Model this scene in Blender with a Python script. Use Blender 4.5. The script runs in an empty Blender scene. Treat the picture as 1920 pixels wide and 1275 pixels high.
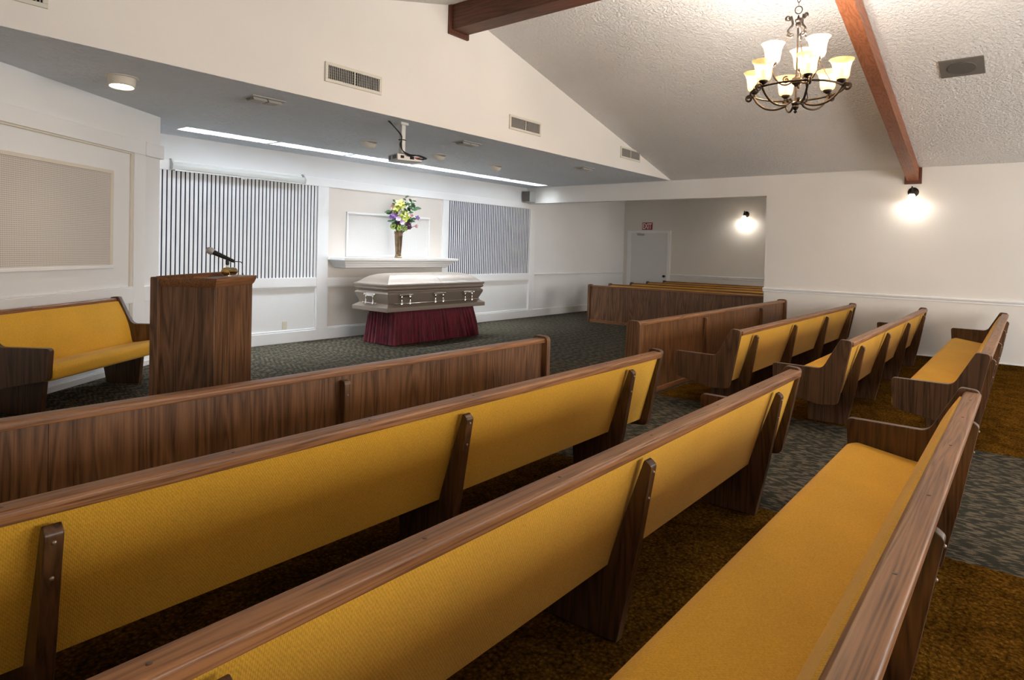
import bpy, bmesh, math, random
from mathutils import Vector, Matrix, Euler
random.seed(7)
scene = bpy.context.scene
COL = scene.collection
PI = math.pi

# ------------------------------------------------------------------ materials
def new_mat(name):
    m = bpy.data.materials.new(name); m.use_nodes = True
    nt = m.node_tree; nt.nodes.clear()
    out = nt.nodes.new('ShaderNodeOutputMaterial')
    b = nt.nodes.new('ShaderNodeBsdfPrincipled')
    nt.links.new(b.outputs[0], out.inputs[0])
    return m, nt, b, out

def N(nt, t, **kw):
    n = nt.nodes.new(t)
    for k, v in kw.items():
        if k.startswith('i_'):
            n.inputs[k[2:].replace('_', ' ')].default_value = v
        else:
            setattr(n, k, v)
    return n

def c4(c): return (c[0], c[1], c[2], 1)

def coords(nt, scale=(1, 1, 1), per_object=True):
    tc = N(nt, 'ShaderNodeTexCoord')
    mp = N(nt, 'ShaderNodeMapping'); mp.inputs['Scale'].default_value = scale
    if per_object:
        oi = N(nt, 'ShaderNodeObjectInfo')
        ad = N(nt, 'ShaderNodeVectorMath', operation='ADD')
        nt.links.new(tc.outputs['Object'], ad.inputs[0]); nt.links.new(oi.outputs['Location'], ad.inputs[1])
        nt.links.new(ad.outputs[0], mp.inputs[0])
    else:
        nt.links.new(tc.outputs['Object'], mp.inputs[0])
    return mp.outputs[0]

def ramp(nt, fac, stops):
    r = N(nt, 'ShaderNodeValToRGB')
    el = r.color_ramp.elements
    while len(el) < len(stops): el.new(0.5)
    for e, (p, c) in zip(el, stops):
        e.position = p; e.color = c4(c)
    nt.links.new(fac, r.inputs[0])
    return r.outputs[0]

def plain(name, col, rough=0.5, metal=0.0, spec=0.5, noise=0.0, nscale=8, bump=0.0, bscale=60, coat=0.0, sheen=0.0, stretch=(1, 1, 1)):
    m, nt, b, out = new_mat(name)
    b.inputs['Base Color'].default_value = c4(col)
    b.inputs['Roughness'].default_value = rough
    b.inputs['Metallic'].default_value = metal
    b.inputs['Specular IOR Level'].default_value = spec
    b.inputs['Coat Weight'].default_value = coat
    b.inputs['Sheen Weight'].default_value = sheen
    if noise or bump:
        v = coords(nt, stretch, per_object=False)
    if noise:
        n = N(nt, 'ShaderNodeTexNoise', i_Scale=nscale, i_Detail=3.0)
        nt.links.new(v, n.inputs['Vector'])
        lo = tuple(x * (1 - noise) for x in col); hi = tuple(min(1, x * (1 + noise)) for x in col)
        nt.links.new(ramp(nt, n.outputs['Fac'], [(0.3, lo), (0.7, hi)]), b.inputs['Base Color'])
    if bump:
        n2 = N(nt, 'ShaderNodeTexNoise', i_Scale=bscale, i_Detail=4.0)
        nt.links.new(v, n2.inputs['Vector'])
        bp = N(nt, 'ShaderNodeBump', i_Strength=bump, i_Distance=0.01)
        nt.links.new(n2.outputs['Fac'], bp.inputs['Height'])
        nt.links.new(bp.outputs[0], b.inputs['Normal'])
    return m

def wood(name, axis, dark, light, rough=0.33, band=1.0, spec=0.5, fine=0.9):
    m, nt, b, out = new_mat(name)
    long_, across = 0.55, 9.0 * band
    sc = [across] * 3; sc['xyz'.index(axis)] = long_
    v = coords(nt, sc)
    n1 = N(nt, 'ShaderNodeTexNoise', i_Scale=1.0, i_Detail=2.0, i_Distortion=0.6)
    nt.links.new(v, n1.inputs['Vector'])
    mul = N(nt, 'ShaderNodeMath', operation='MULTIPLY'); mul.inputs[1].default_value = 9.0
    nt.links.new(n1.outputs['Fac'], mul.inputs[0])
    fr = N(nt, 'ShaderNodeMath', operation='PINGPONG'); fr.inputs[1].default_value = 0.5
    nt.links.new(mul.outputs[0], fr.inputs[0])
    sc2 = [150.0] * 3; sc2['xyz'.index(axis)] = 5.0
    v2 = coords(nt, sc2)
    n2 = N(nt, 'ShaderNodeTexNoise', i_Scale=1.0, i_Detail=3.0)
    nt.links.new(v2, n2.inputs['Vector'])
    a = N(nt, 'ShaderNodeMath', operation='MULTIPLY_ADD'); a.inputs[1].default_value = 1.1; 
    nt.links.new(fr.outputs[0], a.inputs[0])
    s = N(nt, 'ShaderNodeMath', operation='MULTIPLY_ADD'); s.inputs[1].default_value = fine; s.inputs[2].default_value = -0.28*fine
    nt.links.new(n2.outputs['Fac'], s.inputs[0]); nt.links.new(s.outputs[0], a.inputs[2])
    mid = tuple((x + y) * 0.5 for x, y in zip(dark, light))
    col = ramp(nt, a.outputs[0], [(0.08, dark), (0.4, mid), (0.8, light)])
    n3 = N(nt, 'ShaderNodeTexNoise', i_Scale=1.3, i_Detail=1.0)
    v3 = coords(nt, (1, 1, 1)); nt.links.new(v3, n3.inputs['Vector'])
    mx = N(nt, 'ShaderNodeMix', data_type='RGBA', blend_type='MULTIPLY'); mx.inputs['Factor'].default_value = 1.0
    nt.links.new(col, mx.inputs['A'])
    nt.links.new(ramp(nt, n3.outputs['Fac'], [(0.3, (0.8, 0.78, 0.76)), (0.7, (1.12, 1.12, 1.12))]), mx.inputs['B'])
    nt.links.new(mx.outputs['Result'], b.inputs['Base Color'])
    b.inputs['Roughness'].default_value = rough
    b.inputs['Specular IOR Level'].default_value = spec
    bp = N(nt, 'ShaderNodeBump', i_Strength=0.12, i_Distance=0.003)
    nt.links.new(n2.outputs['Fac'], bp.inputs['Height']); nt.links.new(bp.outputs[0], b.inputs['Normal'])
    return m

def fabric(name, col):
    m, nt, b, out = new_mat(name)
    v = coords(nt)
    n = N(nt, 'ShaderNodeTexNoise', i_Scale=160.0, i_Detail=2.0); nt.links.new(v, n.inputs['Vector'])
    n2 = N(nt, 'ShaderNodeTexNoise', i_Scale=2.2, i_Detail=2.0); nt.links.new(v, n2.inputs['Vector'])
    wx = N(nt, 'ShaderNodeTexWave', wave_type='BANDS', bands_direction='X', i_Scale=60.0, i_Distortion=0.6)
    wz = N(nt, 'ShaderNodeTexWave', wave_type='BANDS', bands_direction='DIAGONAL', i_Scale=70.0, i_Distortion=0.6)
    nt.links.new(v, wx.inputs['Vector']); nt.links.new(v, wz.inputs['Vector'])
    ad = N(nt, 'ShaderNodeMath', operation='ADD'); nt.links.new(wx.outputs['Fac'], ad.inputs[0]); nt.links.new(wz.outputs['Fac'], ad.inputs[1])
    ad2 = N(nt, 'ShaderNodeMath', operation='MULTIPLY_ADD'); ad2.inputs[1].default_value = 0.25
    nt.links.new(ad.outputs[0], ad2.inputs[0]); nt.links.new(n.outputs['Fac'], ad2.inputs[2])
    lo = tuple(x * 0.82 for x in col); hi = tuple(x * 1.14 for x in col)
    cr = ramp(nt, ad2.outputs[0], [(0.45, lo), (1.0, hi)])
    mx = N(nt, 'ShaderNodeMix', data_type='RGBA', blend_type='MULTIPLY'); mx.inputs['Factor'].default_value = 1.0
    nt.links.new(cr, mx.inputs['A'])
    nt.links.new(ramp(nt, n2.outputs['Fac'], [(0.3, (0.92, 0.92, 0.92)), (0.7, (1.06, 1.06, 1.06))]), mx.inputs['B'])
    nt.links.new(mx.outputs['Result'], b.inputs['Base Color'])
    b.inputs['Roughness'].default_value = 0.85
    b.inputs['Sheen Weight'].default_value = 0.15
    b.inputs['Specular IOR Level'].default_value = 0.2
    bp = N(nt, 'ShaderNodeBump', i_Strength=0.35, i_Distance=0.003)
    nt.links.new(ad2.outputs[0], bp.inputs['Height']); nt.links.new(bp.outputs[0], b.inputs['Normal'])
    return m

def stucco(name, col, scale, strength, stretch=(1, 1, 1), dist=0.02):
    m, nt, b, out = new_mat(name)
    v = coords(nt, stretch, per_object=False)
    n = N(nt, 'ShaderNodeTexNoise', i_Scale=scale, i_Detail=5.0, i_Roughness=0.6, i_Distortion=0.4); nt.links.new(v, n.inputs['Vector'])
    n2 = N(nt, 'ShaderNodeTexNoise', i_Scale=0.7, i_Detail=2.0); nt.links.new(v, n2.inputs['Vector'])
    nt.links.new(ramp(nt, n2.outputs['Fac'], [(0.3, tuple(x * 0.96 for x in col)), (0.7, tuple(min(1, x * 1.03) for x in col))]), b.inputs['Base Color'])
    b.inputs['Roughness'].default_value = 0.8
    b.inputs['Specular IOR Level'].default_value = 0.25
    bp = N(nt, 'ShaderNodeBump', i_Strength=strength, i_Distance=dist)
    nt.links.new(n.outputs['Fac'], bp.inputs['Height']); nt.links.new(bp.outputs[0], b.inputs['Normal'])
    return m

def carpet_pattern(name):
    m, nt, b, out = new_mat(name)
    tc = N(nt, 'ShaderNodeTexCoord')
    sx = N(nt, 'ShaderNodeSeparateXYZ'); nt.links.new(tc.outputs['Object'], sx.inputs[0])
    def lin(a, bb):
        m1 = N(nt, 'ShaderNodeMath', operation='MULTIPLY'); m1.inputs[1].default_value = a; nt.links.new(sx.outputs[0], m1.inputs[0])
        m2 = N(nt, 'ShaderNodeMath', operation='MULTIPLY_ADD'); m2.inputs[1].default_value = bb
        nt.links.new(sx.outputs[1], m2.inputs[0]); nt.links.new(m1.outputs[0], m2.inputs[2])
        s = N(nt, 'ShaderNodeMath', operation='SINE'); nt.links.new(m2.outputs[0], s.inputs[0]); return s.outputs[0]
    w = N(nt, 'ShaderNodeMath', operation='MULTIPLY'); nt.links.new(lin(17, 17), w.inputs[0]); nt.links.new(lin(17, -17), w.inputs[1])
    # short dashes along y in staggered rows
    nz = N(nt, 'ShaderNodeTexNoise', i_Scale=26.0, i_Detail=1.0); nt.links.new(tc.outputs['Object'], nz.inputs['Vector'])
    def mth(op, x, y=None, z=None):
        n_ = N(nt, 'ShaderNodeMath', operation=op)
        for i, q in enumerate((x, y, z)):
            if q is None: continue
            if isinstance(q, (int, float)): n_.inputs[i].default_value = q
            else: nt.links.new(q, n_.inputs[i])
        return n_.outputs[0]
    xr = mth('MULTIPLY_ADD', nz.outputs['Fac'], .010, sx.outputs[0])
    row = mth('FLOOR', mth('MULTIPLY', xr, 78.0))
    wn = N(nt, 'ShaderNodeTexWhiteNoise', noise_dimensions='1D'); nt.links.new(row, wn.inputs['W'])
    fy = mth('MULTIPLY_ADD', sx.outputs[1], 8.2, mth('MULTIPLY', wn.outputs[0], 7.0))
    cell = mth('FLOOR', fy)
    wn2 = N(nt, 'ShaderNodeTexWhiteNoise', noise_dimensions='2D')
    cb = N(nt, 'ShaderNodeCombineXYZ'); nt.links.new(row, cb.inputs[0]); nt.links.new(cell, cb.inputs[1]); nt.links.new(cb.outputs[0], wn2.inputs['Vector'])
    tri = mth('PINGPONG', fy, .5)
    a0 = mth('MULTIPLY_ADD', tri, 1.0, mth('MULTIPLY', mth('SUBTRACT', wn2.outputs[0], .5), .28))
    a1 = mth('MULTIPLY_ADD', w.outputs[0], .10, a0)
    a2 = mth('MULTIPLY_ADD', mth('SUBTRACT', nz.outputs['Fac'], .5), .5, a1)
    class A_: pass
    a = A_(); a.outputs = [mth('ADD', a2, .20)]
    dark = (0.027, 0.026, 0.018); mid = (0.050, 0.045, 0.031); light = (0.108, 0.086, 0.060)
    cr = ramp(nt, a.outputs[0], [(0.40, dark), (0.50, mid), (0.60, light)])
    n = N(nt, 'ShaderNodeTexNoise', i_Scale=220.0, i_Detail=2.0); nt.links.new(tc.outputs['Object'], n.inputs['Vector'])
    mx = N(nt, 'ShaderNodeMix', data_type='RGBA', blend_type='MULTIPLY'); mx.inputs['Factor'].default_value = 1.0
    nt.links.new(cr, mx.inputs['A'])
    nt.links.new(ramp(nt, n.outputs['Fac'], [(0.3, (0.7, 0.7, 0.7)), (0.7, (1.25, 1.25, 1.25))]), mx.inputs['B'])
    nt.links.new(mx.outputs['Result'], b.inputs['Base Color'])
    b.inputs['Roughness'].default_value = 0.95; b.inputs['Specular IOR Level'].default_value = 0.1
    bp = N(nt, 'ShaderNodeBump', i_Strength=0.5, i_Distance=0.005)
    nt.links.new(n.outputs['Fac'], bp.inputs['Height']); nt.links.new(bp.outputs[0], b.inputs['Normal'])
    return m

def carpet_shag(name):
    m, nt, b, out = new_mat(name)
    v = coords(nt, (1, 1, 1), per_object=False)
    vo = N(nt, 'ShaderNodeTexVoronoi', feature='F1', i_Scale=55.0, i_Randomness=1.0); nt.links.new(v, vo.inputs['Vector'])
    n = N(nt, 'ShaderNodeTexNoise', i_Scale=90.0, i_Detail=4.0, i_Roughness=0.7); nt.links.new(v, n.inputs['Vector'])
    n2 = N(nt, 'ShaderNodeTexNoise', i_Scale=3.0, i_Detail=3.0, i_Distortion=1.5); nt.links.new(v, n2.inputs['Vector'])
    a = N(nt, 'ShaderNodeMath', operation='SUBTRACT'); nt.links.new(n.outputs['Fac'], a.inputs[0])
    h = N(nt, 'ShaderNodeMath', operation='MULTIPLY'); h.inputs[1].default_value = 0.45; nt.links.new(vo.outputs['Distance'], h.inputs[0])
    nt.links.new(h.outputs[0], a.inputs[1])
    cr = ramp(nt, a.outputs[0], [(0.05, (0.036, 0.016, 0.002)), (0.35, (0.105, 0.049, 0.0075)), (0.6, (0.205, 0.102, 0.018))])  # tones lowered to stand in for weak light at the rear
    mx = N(nt, 'ShaderNodeMix', data_type='RGBA', blend_type='MULTIPLY'); mx.inputs['Factor'].default_value = 1.0
    nt.links.new(cr, mx.inputs['A'])
    nt.links.new(ramp(nt, n2.outputs['Fac'], [(0.35, (0.72, 0.7, 0.66)), (0.68, (1.3, 1.3, 1.25))]), mx.inputs['B'])
    nt.links.new(mx.outputs['Result'], b.inputs['Base Color'])
    b.inputs['Roughness'].default_value = 1.0; b.inputs['Specular IOR Level'].default_value = 0.0
    bp = N(nt, 'ShaderNodeBump', i_Strength=0.8, i_Distance=0.012)
    nt.links.new(a.outputs[0], bp.inputs['Height']); nt.links.new(bp.outputs[0], b.inputs['Normal'])
    return m

def perforated(name, base, hole, pitch, rad):
    # square lattice of small holes, in the part's own x / z
    m, nt, b, out = new_mat(name)
    tc = N(nt, 'ShaderNodeTexCoord')
    mp = N(nt, 'ShaderNodeMapping'); mp.inputs['Scale'].default_value = (1 / pitch, 0, 1 / pitch)
    nt.links.new(tc.outputs['Object'], mp.inputs[0])
    vo = N(nt, 'ShaderNodeTexVoronoi', feature='F1', i_Scale=1.0, i_Randomness=0.0); nt.links.new(mp.outputs[0], vo.inputs['Vector'])
    cr = ramp(nt, vo.outputs['Distance'], [(rad * 0.8, hole), (rad * 1.2, base)])
    nt.links.new(cr, b.inputs['Base Color'])
    b.inputs['Roughness'].default_value = 0.6
    return m

def emissive(name, col, strength, alpha_mix=0.0, tint=(1, 1, 1), base=(0.8, 0.75, 0.68)):
    m, nt, b, out = new_mat(name)
    b.inputs['Base Color'].default_value = c4(base)
    b.inputs['Roughness'].default_value = 0.4
    b.inputs['Emission Color'].default_value = c4(col)
    b.inputs['Emission Strength'].default_value = strength
    if alpha_mix:
        tr = N(nt, 'ShaderNodeBsdfTransparent'); tr.inputs[0].default_value = c4(tint)
        mx = N(nt, 'ShaderNodeMixShader'); mx.inputs[0].default_value = alpha_mix
        nt.links.new(b.outputs[0], mx.inputs[1]); nt.links.new(tr.outputs[0], mx.inputs[2])
        nt.links.new(mx.outputs[0], out.inputs[0])
    return m

def sky_pane(name, strength):
    m, nt, b, out = new_mat(name)
    v = coords(nt, (0.9, 1.4, 1.0), per_object=True)
    n = N(nt, 'ShaderNodeTexNoise', i_Scale=1.3, i_Detail=1.0, i_Distortion=0.5); nt.links.new(v, n.inputs['Vector'])
    cr = ramp(nt, n.outputs['Fac'], [(0.42, (0.012, 0.022, 0.040)), (0.50, (0.86, 0.94, 1.0))])  # sunlit white and shaded blue patches put into the emission colour
    nt.links.new(cr, b.inputs['Emission Color'])
    b.inputs['Base Color'].default_value = (0.8, 0.8, 0.8, 1)
    b.inputs['Emission Strength'].default_value = strength
    return m

M = {}
M['wall'] = stucco('warm white wall paint', (0.79, 0.765, 0.725), 55, 0.12, dist=0.01)
M['stage'] = stucco('white stage wall paint', (0.835, 0.845, 0.85), 40, 0.05, dist=0.01)
M['trimw'] = plain('white trim paint', (0.86, 0.865, 0.87), 0.45)
M['cream'] = plain('cream moulding paint', (0.72, 0.665, 0.57), 0.5)
M['recess'] = plain('warm beige recess paint', (0.70, 0.645, 0.59), 0.7)
M['ceil'] = stucco('textured vault ceiling', (0.85, 0.83, 0.805), 30, 1.0, (1, 1, 1), 0.045)
M['soffit'] = stucco('textured soffit ceiling', (0.80, 0.85, 0.90), 26, 1.0, (0.4, 1.0, 1.0), 0.06)
M['carpet'] = carpet_pattern('dark patterned carpet')
M['shag'] = carpet_shag('gold shag carpet')
DK, LT = (0.046, 0.019, 0.0075), (0.200, 0.095, 0.042)
M['wood_x'] = wood('stained oak along x', 'x', (0.095, 0.038, 0.015), (0.28, 0.128, 0.054), 0.40, 2.2, 0.32, 1.3)
M['wood_y'] = wood('stained oak along y', 'y', DK, LT, 0.36)
M['wood_z'] = wood('stained oak along z', 'z', DK, LT, 0.36)
M['wood_e'] = wood('dark oak end grain up', 'z', tuple(x*.62 for x in DK), tuple(x*.60 for x in LT), 0.36)
M['ply_z'] = wood('oak plywood grain up', 'z', (0.060, 0.025, 0.010), (0.22, 0.105, 0.048), 0.38, 0.8)
M['beam_x'] = wood('red brown beam stain', 'x', (0.16, 0.052, 0.02), (0.30, 0.105, 0.045), 0.55)
M['beam_y'] = wood('dark beam wood', 'y', (0.055, 0.020, 0.010), (0.15, 0.052, 0.025), 0.55)  # ridge beam, darker wood tone than the rafter
M['plate'] = wood('dark red plate stain', 'z', (0.075, 0.022, 0.011), (0.14, 0.042, 0.02), 0.5)
M['fabric'] = fabric('mustard upholstery', (0.66, 0.362, 0.030))
M['plug'] = plain('dark dowel plug', (0.09, 0.045, 0.024), 0.4)
M['bolt'] = plain('dull bolt head', (0.32, 0.25, 0.19), 0.35, 0.7)
M['iron'] = plain('oil rubbed bronze', (0.026, 0.019, 0.015), 0.45, 0.7)
M['shade'] = emissive('glowing amber glass', (1.0, 0.62, 0.30), 0.26, 0.55, (1.0, 0.86, 0.66), (0.80, 0.56, 0.34))
M['shadew'] = emissive('glowing white glass', (1.0, 0.93, 0.84), 0.8, 0.45, (1.0, 0.95, 0.9))
M['bulb'] = emissive('lit bulb', (1.0, 0.82, 0.55), 1.6)
M['casket'] = plain('brushed bronze metal', (0.285, 0.235, 0.197), 0.47, 0.6, coat=0.06)
M['chrome'] = plain('polished chrome', (0.80, 0.78, 0.74), 0.14, 1.0)
M['velvet'] = plain('burgundy crushed velvet', (0.105, 0.003, 0.014), 0.7, sheen=0.25, noise=0.55, nscale=14, bump=0.3, bscale=25, spec=0.3, stretch=(2.2, 2.2, .28))
M['brass'] = plain('polished brass', (0.52, 0.36, 0.13), 0.16, 1.0)
M['bronze'] = plain('antique bronze vase', (0.17, 0.115, 0.065), 0.32, 0.7, noise=0.35, nscale=12)
M['black'] = plain('black plastic', (0.014, 0.014, 0.015), 0.4)
M['rubber'] = plain('black cable rubber', (0.008, 0.008, 0.009), 0.5)
M['navy'] = plain('navy backing board', (0.006, 0.006, 0.035), 0.9)
M['dark'] = plain('dark duct void', (0.012, 0.011, 0.010), 0.9)
M['vent'] = plain('cream vent enamel', (0.66, 0.63, 0.55), 0.45)
M['fin'] = plain('grey vent fins', (0.36, 0.345, 0.32), 0.5)
M['ventg'] = plain('grey ceiling vent enamel', (0.50, 0.49, 0.46), 0.5)
M['domew'] = plain('off white lamp trim', (0.72, 0.67, 0.58), 0.45)
M['grey'] = plain('grey metal', (0.42, 0.42, 0.41), 0.4, 0.3)
M['lgrey'] = plain('pale grey enamel', (0.62, 0.63, 0.61), 0.35)
M['greybox'] = plain('grey green loudspeaker box', (0.40, 0.42, 0.40), 0.6)
M['spk'] = plain('dark taupe grille', (0.13, 0.115, 0.10), 0.7)
M['spk2'] = plain('charcoal grille cloth', (0.085, 0.077, 0.068), 0.9)
M['door'] = plain('white door paint', (0.72, 0.735, 0.745), 0.4)
M['red'] = plain('red sign plastic', (0.30, 0.015, 0.016), 0.4)
M['white'] = plain('white sign letter', (0.80, 0.78, 0.76), 0.5)
M['ivory'] = plain('ivory outlet plastic', (0.66, 0.60, 0.47), 0.4)
M['perf'] = perforated('perforated grille board', (0.64, 0.595, 0.545), (0.20, 0.175, 0.15), 0.0165, 0.22)
M['weave'] = perforated('fine woven panel', (0.70, 0.685, 0.665), (0.56, 0.545, 0.53), 0.016, 0.28)
M['sky'] = sky_pane('skylight diffuser', 46.0); M['sky_dim'] = sky_pane('dimmed skylight diffuser', 11.0)  # dimmer copy keeps a hot spot off the lintel
m, nt, b_, out = new_mat('clear window glass'); tr = N(nt, 'ShaderNodeBsdfTransparent'); gl = N(nt, 'ShaderNodeBsdfGlossy'); gl.inputs['Roughness'].default_value = .05
mx = N(nt, 'ShaderNodeMixShader'); mx.inputs[0].default_value = .06; nt.links.new(tr.outputs[0], mx.inputs[1]); nt.links.new(gl.outputs[0], mx.inputs[2]); nt.links.new(mx.outputs[0], out.inputs[0])
M['pane'] = m
M['leaf'] = plain('deep green leaf', (0.018, 0.042, 0.014), 0.7, spec=0.15, noise=0.3)
M['leaf2'] = plain('lime hydrangea', (0.30, 0.40, 0.07), 0.6, noise=0.25, nscale=40)
M['orchid'] = plain('chartreuse orchid', (0.25, 0.27, 0.02), 0.5, noise=0.2, nscale=30)
M['purple'] = plain('violet petal', (0.17, 0.075, 0.26), 0.55)
M['lilac'] = plain('lilac petal', (0.55, 0.40, 0.60), 0.55)
M['plum'] = plain('dark plum petal', (0.07, 0.012, 0.04), 0.55)
M['pink'] = plain('dusty pink petal', (0.56, 0.30, 0.30), 0.55)

# ------------------------------------------------------------------ mesh helpers
class MB:
    def __init__(self): self.bm = bmesh.new()
    def box(self, x0, x1, y0, y1, z0, z1, mat=None):
        vs = [self.bm.verts.new(v) for v in ((x0,y0,z0),(x1,y0,z0),(x1,y1,z0),(x0,y1,z0),(x0,y0,z1),(x1,y0,z1),(x1,y1,z1),(x0,y1,z1))]
        if mat is not None:
            for v in vs: v.co = mat @ v.co
        for f in ((0,3,2,1),(4,5,6,7),(0,1,5,4),(1,2,6,5),(2,3,7,6),(3,0,4,7)):
            self.bm.faces.new([vs[i] for i in f])
        return self
    def prism(self, pts, axis, a, b):
        def P(p, t):
            return {'x': (t, p[0], p[1]), 'y': (p[0], t, p[1]), 'z': (p[0], p[1], t)}[axis]
        A = [self.bm.verts.new(P(p, a)) for p in pts]
        B = [self.bm.verts.new(P(p, b)) for p in pts]
        n = len(pts)
        fs = [self.bm.faces.new(A), self.bm.faces.new(B[::-1])]
        for i in range(n):
            fs.append(self.bm.faces.new((A[i], B[i], B[(i+1) % n], A[(i+1) % n])))
        bmesh.ops.recalc_face_normals(self.bm, faces=fs)
        return self
    def loft(self, rings, close_u=True, cap=True):
        R = [[self.bm.verts.new(p) for p in r] for r in rings]
        fs = []
        n = len(R[0])
        for i in range(len(R) - 1):
            for j in range(n if close_u else n - 1):
                k = (j + 1) % n
                fs.append(self.bm.faces.new((R[i][j], R[i][k], R[i+1][k], R[i+1][j])))
        if cap and close_u:
            fs.append(self.bm.faces.new(R[0][::-1])); fs.append(self.bm.faces.new(R[-1]))
        bmesh.ops.recalc_face_normals(self.bm, faces=fs)
        return self
    def lathe(self, prof, c=(0, 0, 0), n=24, mat=None, cap=True):
        rings = []
        for r, z in prof:
            ring = []
            for k in range(n):
                a = 2 * PI * k / n
                p = Vector((max(r, 1e-4) * math.cos(a), max(r, 1e-4) * math.sin(a), z))
                if mat is not None: p = mat @ p
                ring.append(p + Vector(c))
            rings.append(ring)
        return self.loft(rings, True, cap)
    def tube(self, path, r, n=8, closed=False, flat=1.0):
        path = [Vector(p) for p in path]
        m = len(path)
        rings = []
        prev = None
        for i in range(m):
            if closed: t = path[(i+1) % m] - path[i-1]
            else: t = path[min(i+1, m-1)] - path[max(i-1, 0)]
            if t.length < 1e-9: t = Vector((0, 0, 1))
            t.normalize()
            if prev is None:
                up = Vector((0, 0, 1)) if abs(t.z) < 0.9 else Vector((1, 0, 0))
                u = t.cross(up).normalized()
            else:
                u = (prev - t * prev.dot(t))
                if u.length < 1e-6: u = t.orthogonal()
                u.normalize()
            prev = u
            w = t.cross(u)
            rr = r[i] if isinstance(r, (list, tuple)) else r
            rings.append([path[i] + (u * math.cos(2*PI*k/n) + w * math.sin(2*PI*k/n) * flat) * rr for k in range(n)])
        if closed:
            rings.append(rings[0])
            R = [[self.bm.verts.new(p) for p in q] for q in rings[:-1]]
            fs = []
            for i in range(m):
                for j in range(n):
                    k = (j+1) % n
                    fs.append(self.bm.faces.new((R[i][j], R[i][k], R[(i+1) % m][k], R[(i+1) % m][j])))
            bmesh.ops.recalc_face_normals(self.bm, faces=fs)
            return self
        return self.loft(rings, True, True)
    def sphere(self, c, r, seg=16, rings=10, sc=(1, 1, 1)):
        ret = bmesh.ops.create_uvsphere(self.bm, u_segments=seg, v_segments=rings, radius=r)
        for v in ret['verts']:
            v.co = Vector((v.co.x*sc[0], v.co.y*sc[1], v.co.z*sc[2])) + Vector(c)
        return self
    def quad(self, pts):
        self.bm.faces.new([self.bm.verts.new(p) for p in pts]); return self
    def build(self, name, mat, parent=None, bevel=0.0, smooth=35, seg=2):
        me = bpy.data.meshes.new(name)
        self.bm.to_mesh(me); self.bm.free()
        me.materials.append(mat)
        if smooth:
            for p in me.polygons: p.use_smooth = True
            me.set_sharp_from_angle(angle=math.radians(smooth))
        o = bpy.data.objects.new(name, me)
        COL.objects.link(o)
        if parent: o.parent = parent
        if bevel:
            md = o.modifiers.new('bevel', 'BEVEL'); md.width = bevel; md.segments = seg
            md.limit_method = 'ANGLE'; md.angle_limit = math.radians(40); md.harden_normals = True
        return o

def rounded(pts, rad, seg=5):
    """2-D polygon with its corners rounded; rad: one radius per corner."""
    out = []
    n = len(pts)
    for i in range(n):
        p = Vector(pts[i]); a = Vector(pts[i-1]) - p; b = Vector(pts[(i+1) % n]) - p
        r = rad[i]
        if r <= 0: out.append(tuple(p)); continue
        la, lb = a.length, b.length; a.normalize(); b.normalize()
        ang = a.angle(b); d = min(r / math.tan(ang / 2), la * 0.48, lb * 0.48)
        s, e = p + a * d, p + b * d
        for k in range(seg + 1):
            t = k / seg
            q = s * (1-t)**2 + p * 2*t*(1-t) + e * t*t
            out.append(tuple(q))
    return out

def thing(name, label, cat, loc=(0, 0, 0), rz=0.0, group=None):
    o = bpy.data.objects.new(name, None); COL.objects.link(o)
    o.empty_display_size = 0.1
    o.location = loc; o.rotation_euler = (0, 0, rz)
    return tag(o, label, cat, group)

def tag(o, label, cat, group=None):
    o['label'] = label; o['category'] = cat
    if group: o['group'] = group
    return o

def struct(o):
    o['kind'] = 'structure'; return o

def copy_tree(o, parent=None):
    c = o.copy(); COL.objects.link(c)
    if parent: c.parent = parent
    for ch in list(o.children): copy_tree(ch, c)
    return c

def dup(src, label, loc, rz=0.0):
    c = copy_tree(src); c.location = loc; c.rotation_euler = (0, 0, rz); c['label'] = label
    return c

# ------------------------------------------------------------------ dimensions
XR, XA, XL = 11.0, 15.32, -0.55      # right wall, alcove back wall, left wall
YH, YS, YB = 5.19, 8.55, -4.2        # header face, stage wall, rear wall
ZS, SL, XRIDGE = 2.82, 0.25, 5.30    # soffit / eaves height, roof slope, ridge line
ZRIDGE = ZS + SL * (XR - XRIDGE)
ZL = ZRIDGE - SL * (XRIDGE - XL)
AX, AY = 1.348, 6.241                # a point on the diagonal wall
DANG = math.radians(36.26)
DV = Vector((math.cos(DANG), math.sin(DANG), 0)); NV = Vector((-math.sin(DANG), math.cos(DANG), 0))
HP = 0.13                            # height of the raised platform
def W(u, v, z=0.0):
    return Vector((AX, AY, 0)) + DV * u + NV * v + Vector((0, 0, z))

# ------------------------------------------------------------------ room shell
struct(MB().box(XL-.15, XA+.15, YB-.15, YS+.15, -.06, 0).build('floor', M['carpet'], smooth=0))
# raised platform for the speaker, in front of the diagonal wall
E_ = W(2.075, 0)
pl = [tuple(W(-2.1, .05)[:2]), tuple(W(-1.6, -2.2)[:2]), (1.2, 3.78), (2.36, 3.78), (2.50, 4.32), tuple((E_)[:2]), tuple(W(2.075, .05)[:2])]
struct(MB().prism(pl, 'z', 0, HP).build('floor_platform', M['carpet'], smooth=0))

struct(MB().box(XL-.15, XA+.15, YS, YS+.15, 0, 3.2).build('wall_stage', M['stage'], smooth=0))
# diagonal wall with its return to the stage wall
P = [tuple(W(-2.6, 0)[:2]), tuple(W(2.075, 0)[:2]), tuple(W(2.075, .5)[:2]), (tuple(W(2.075, .5)[:2])[0], YS), (XL, YS), (XL, tuple(W(-2.6, 0)[:2])[1])]
struct(MB().prism(P, 'z', 0, 2.9).build('wall_diagonal', M['stage'], smooth=0))
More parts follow.
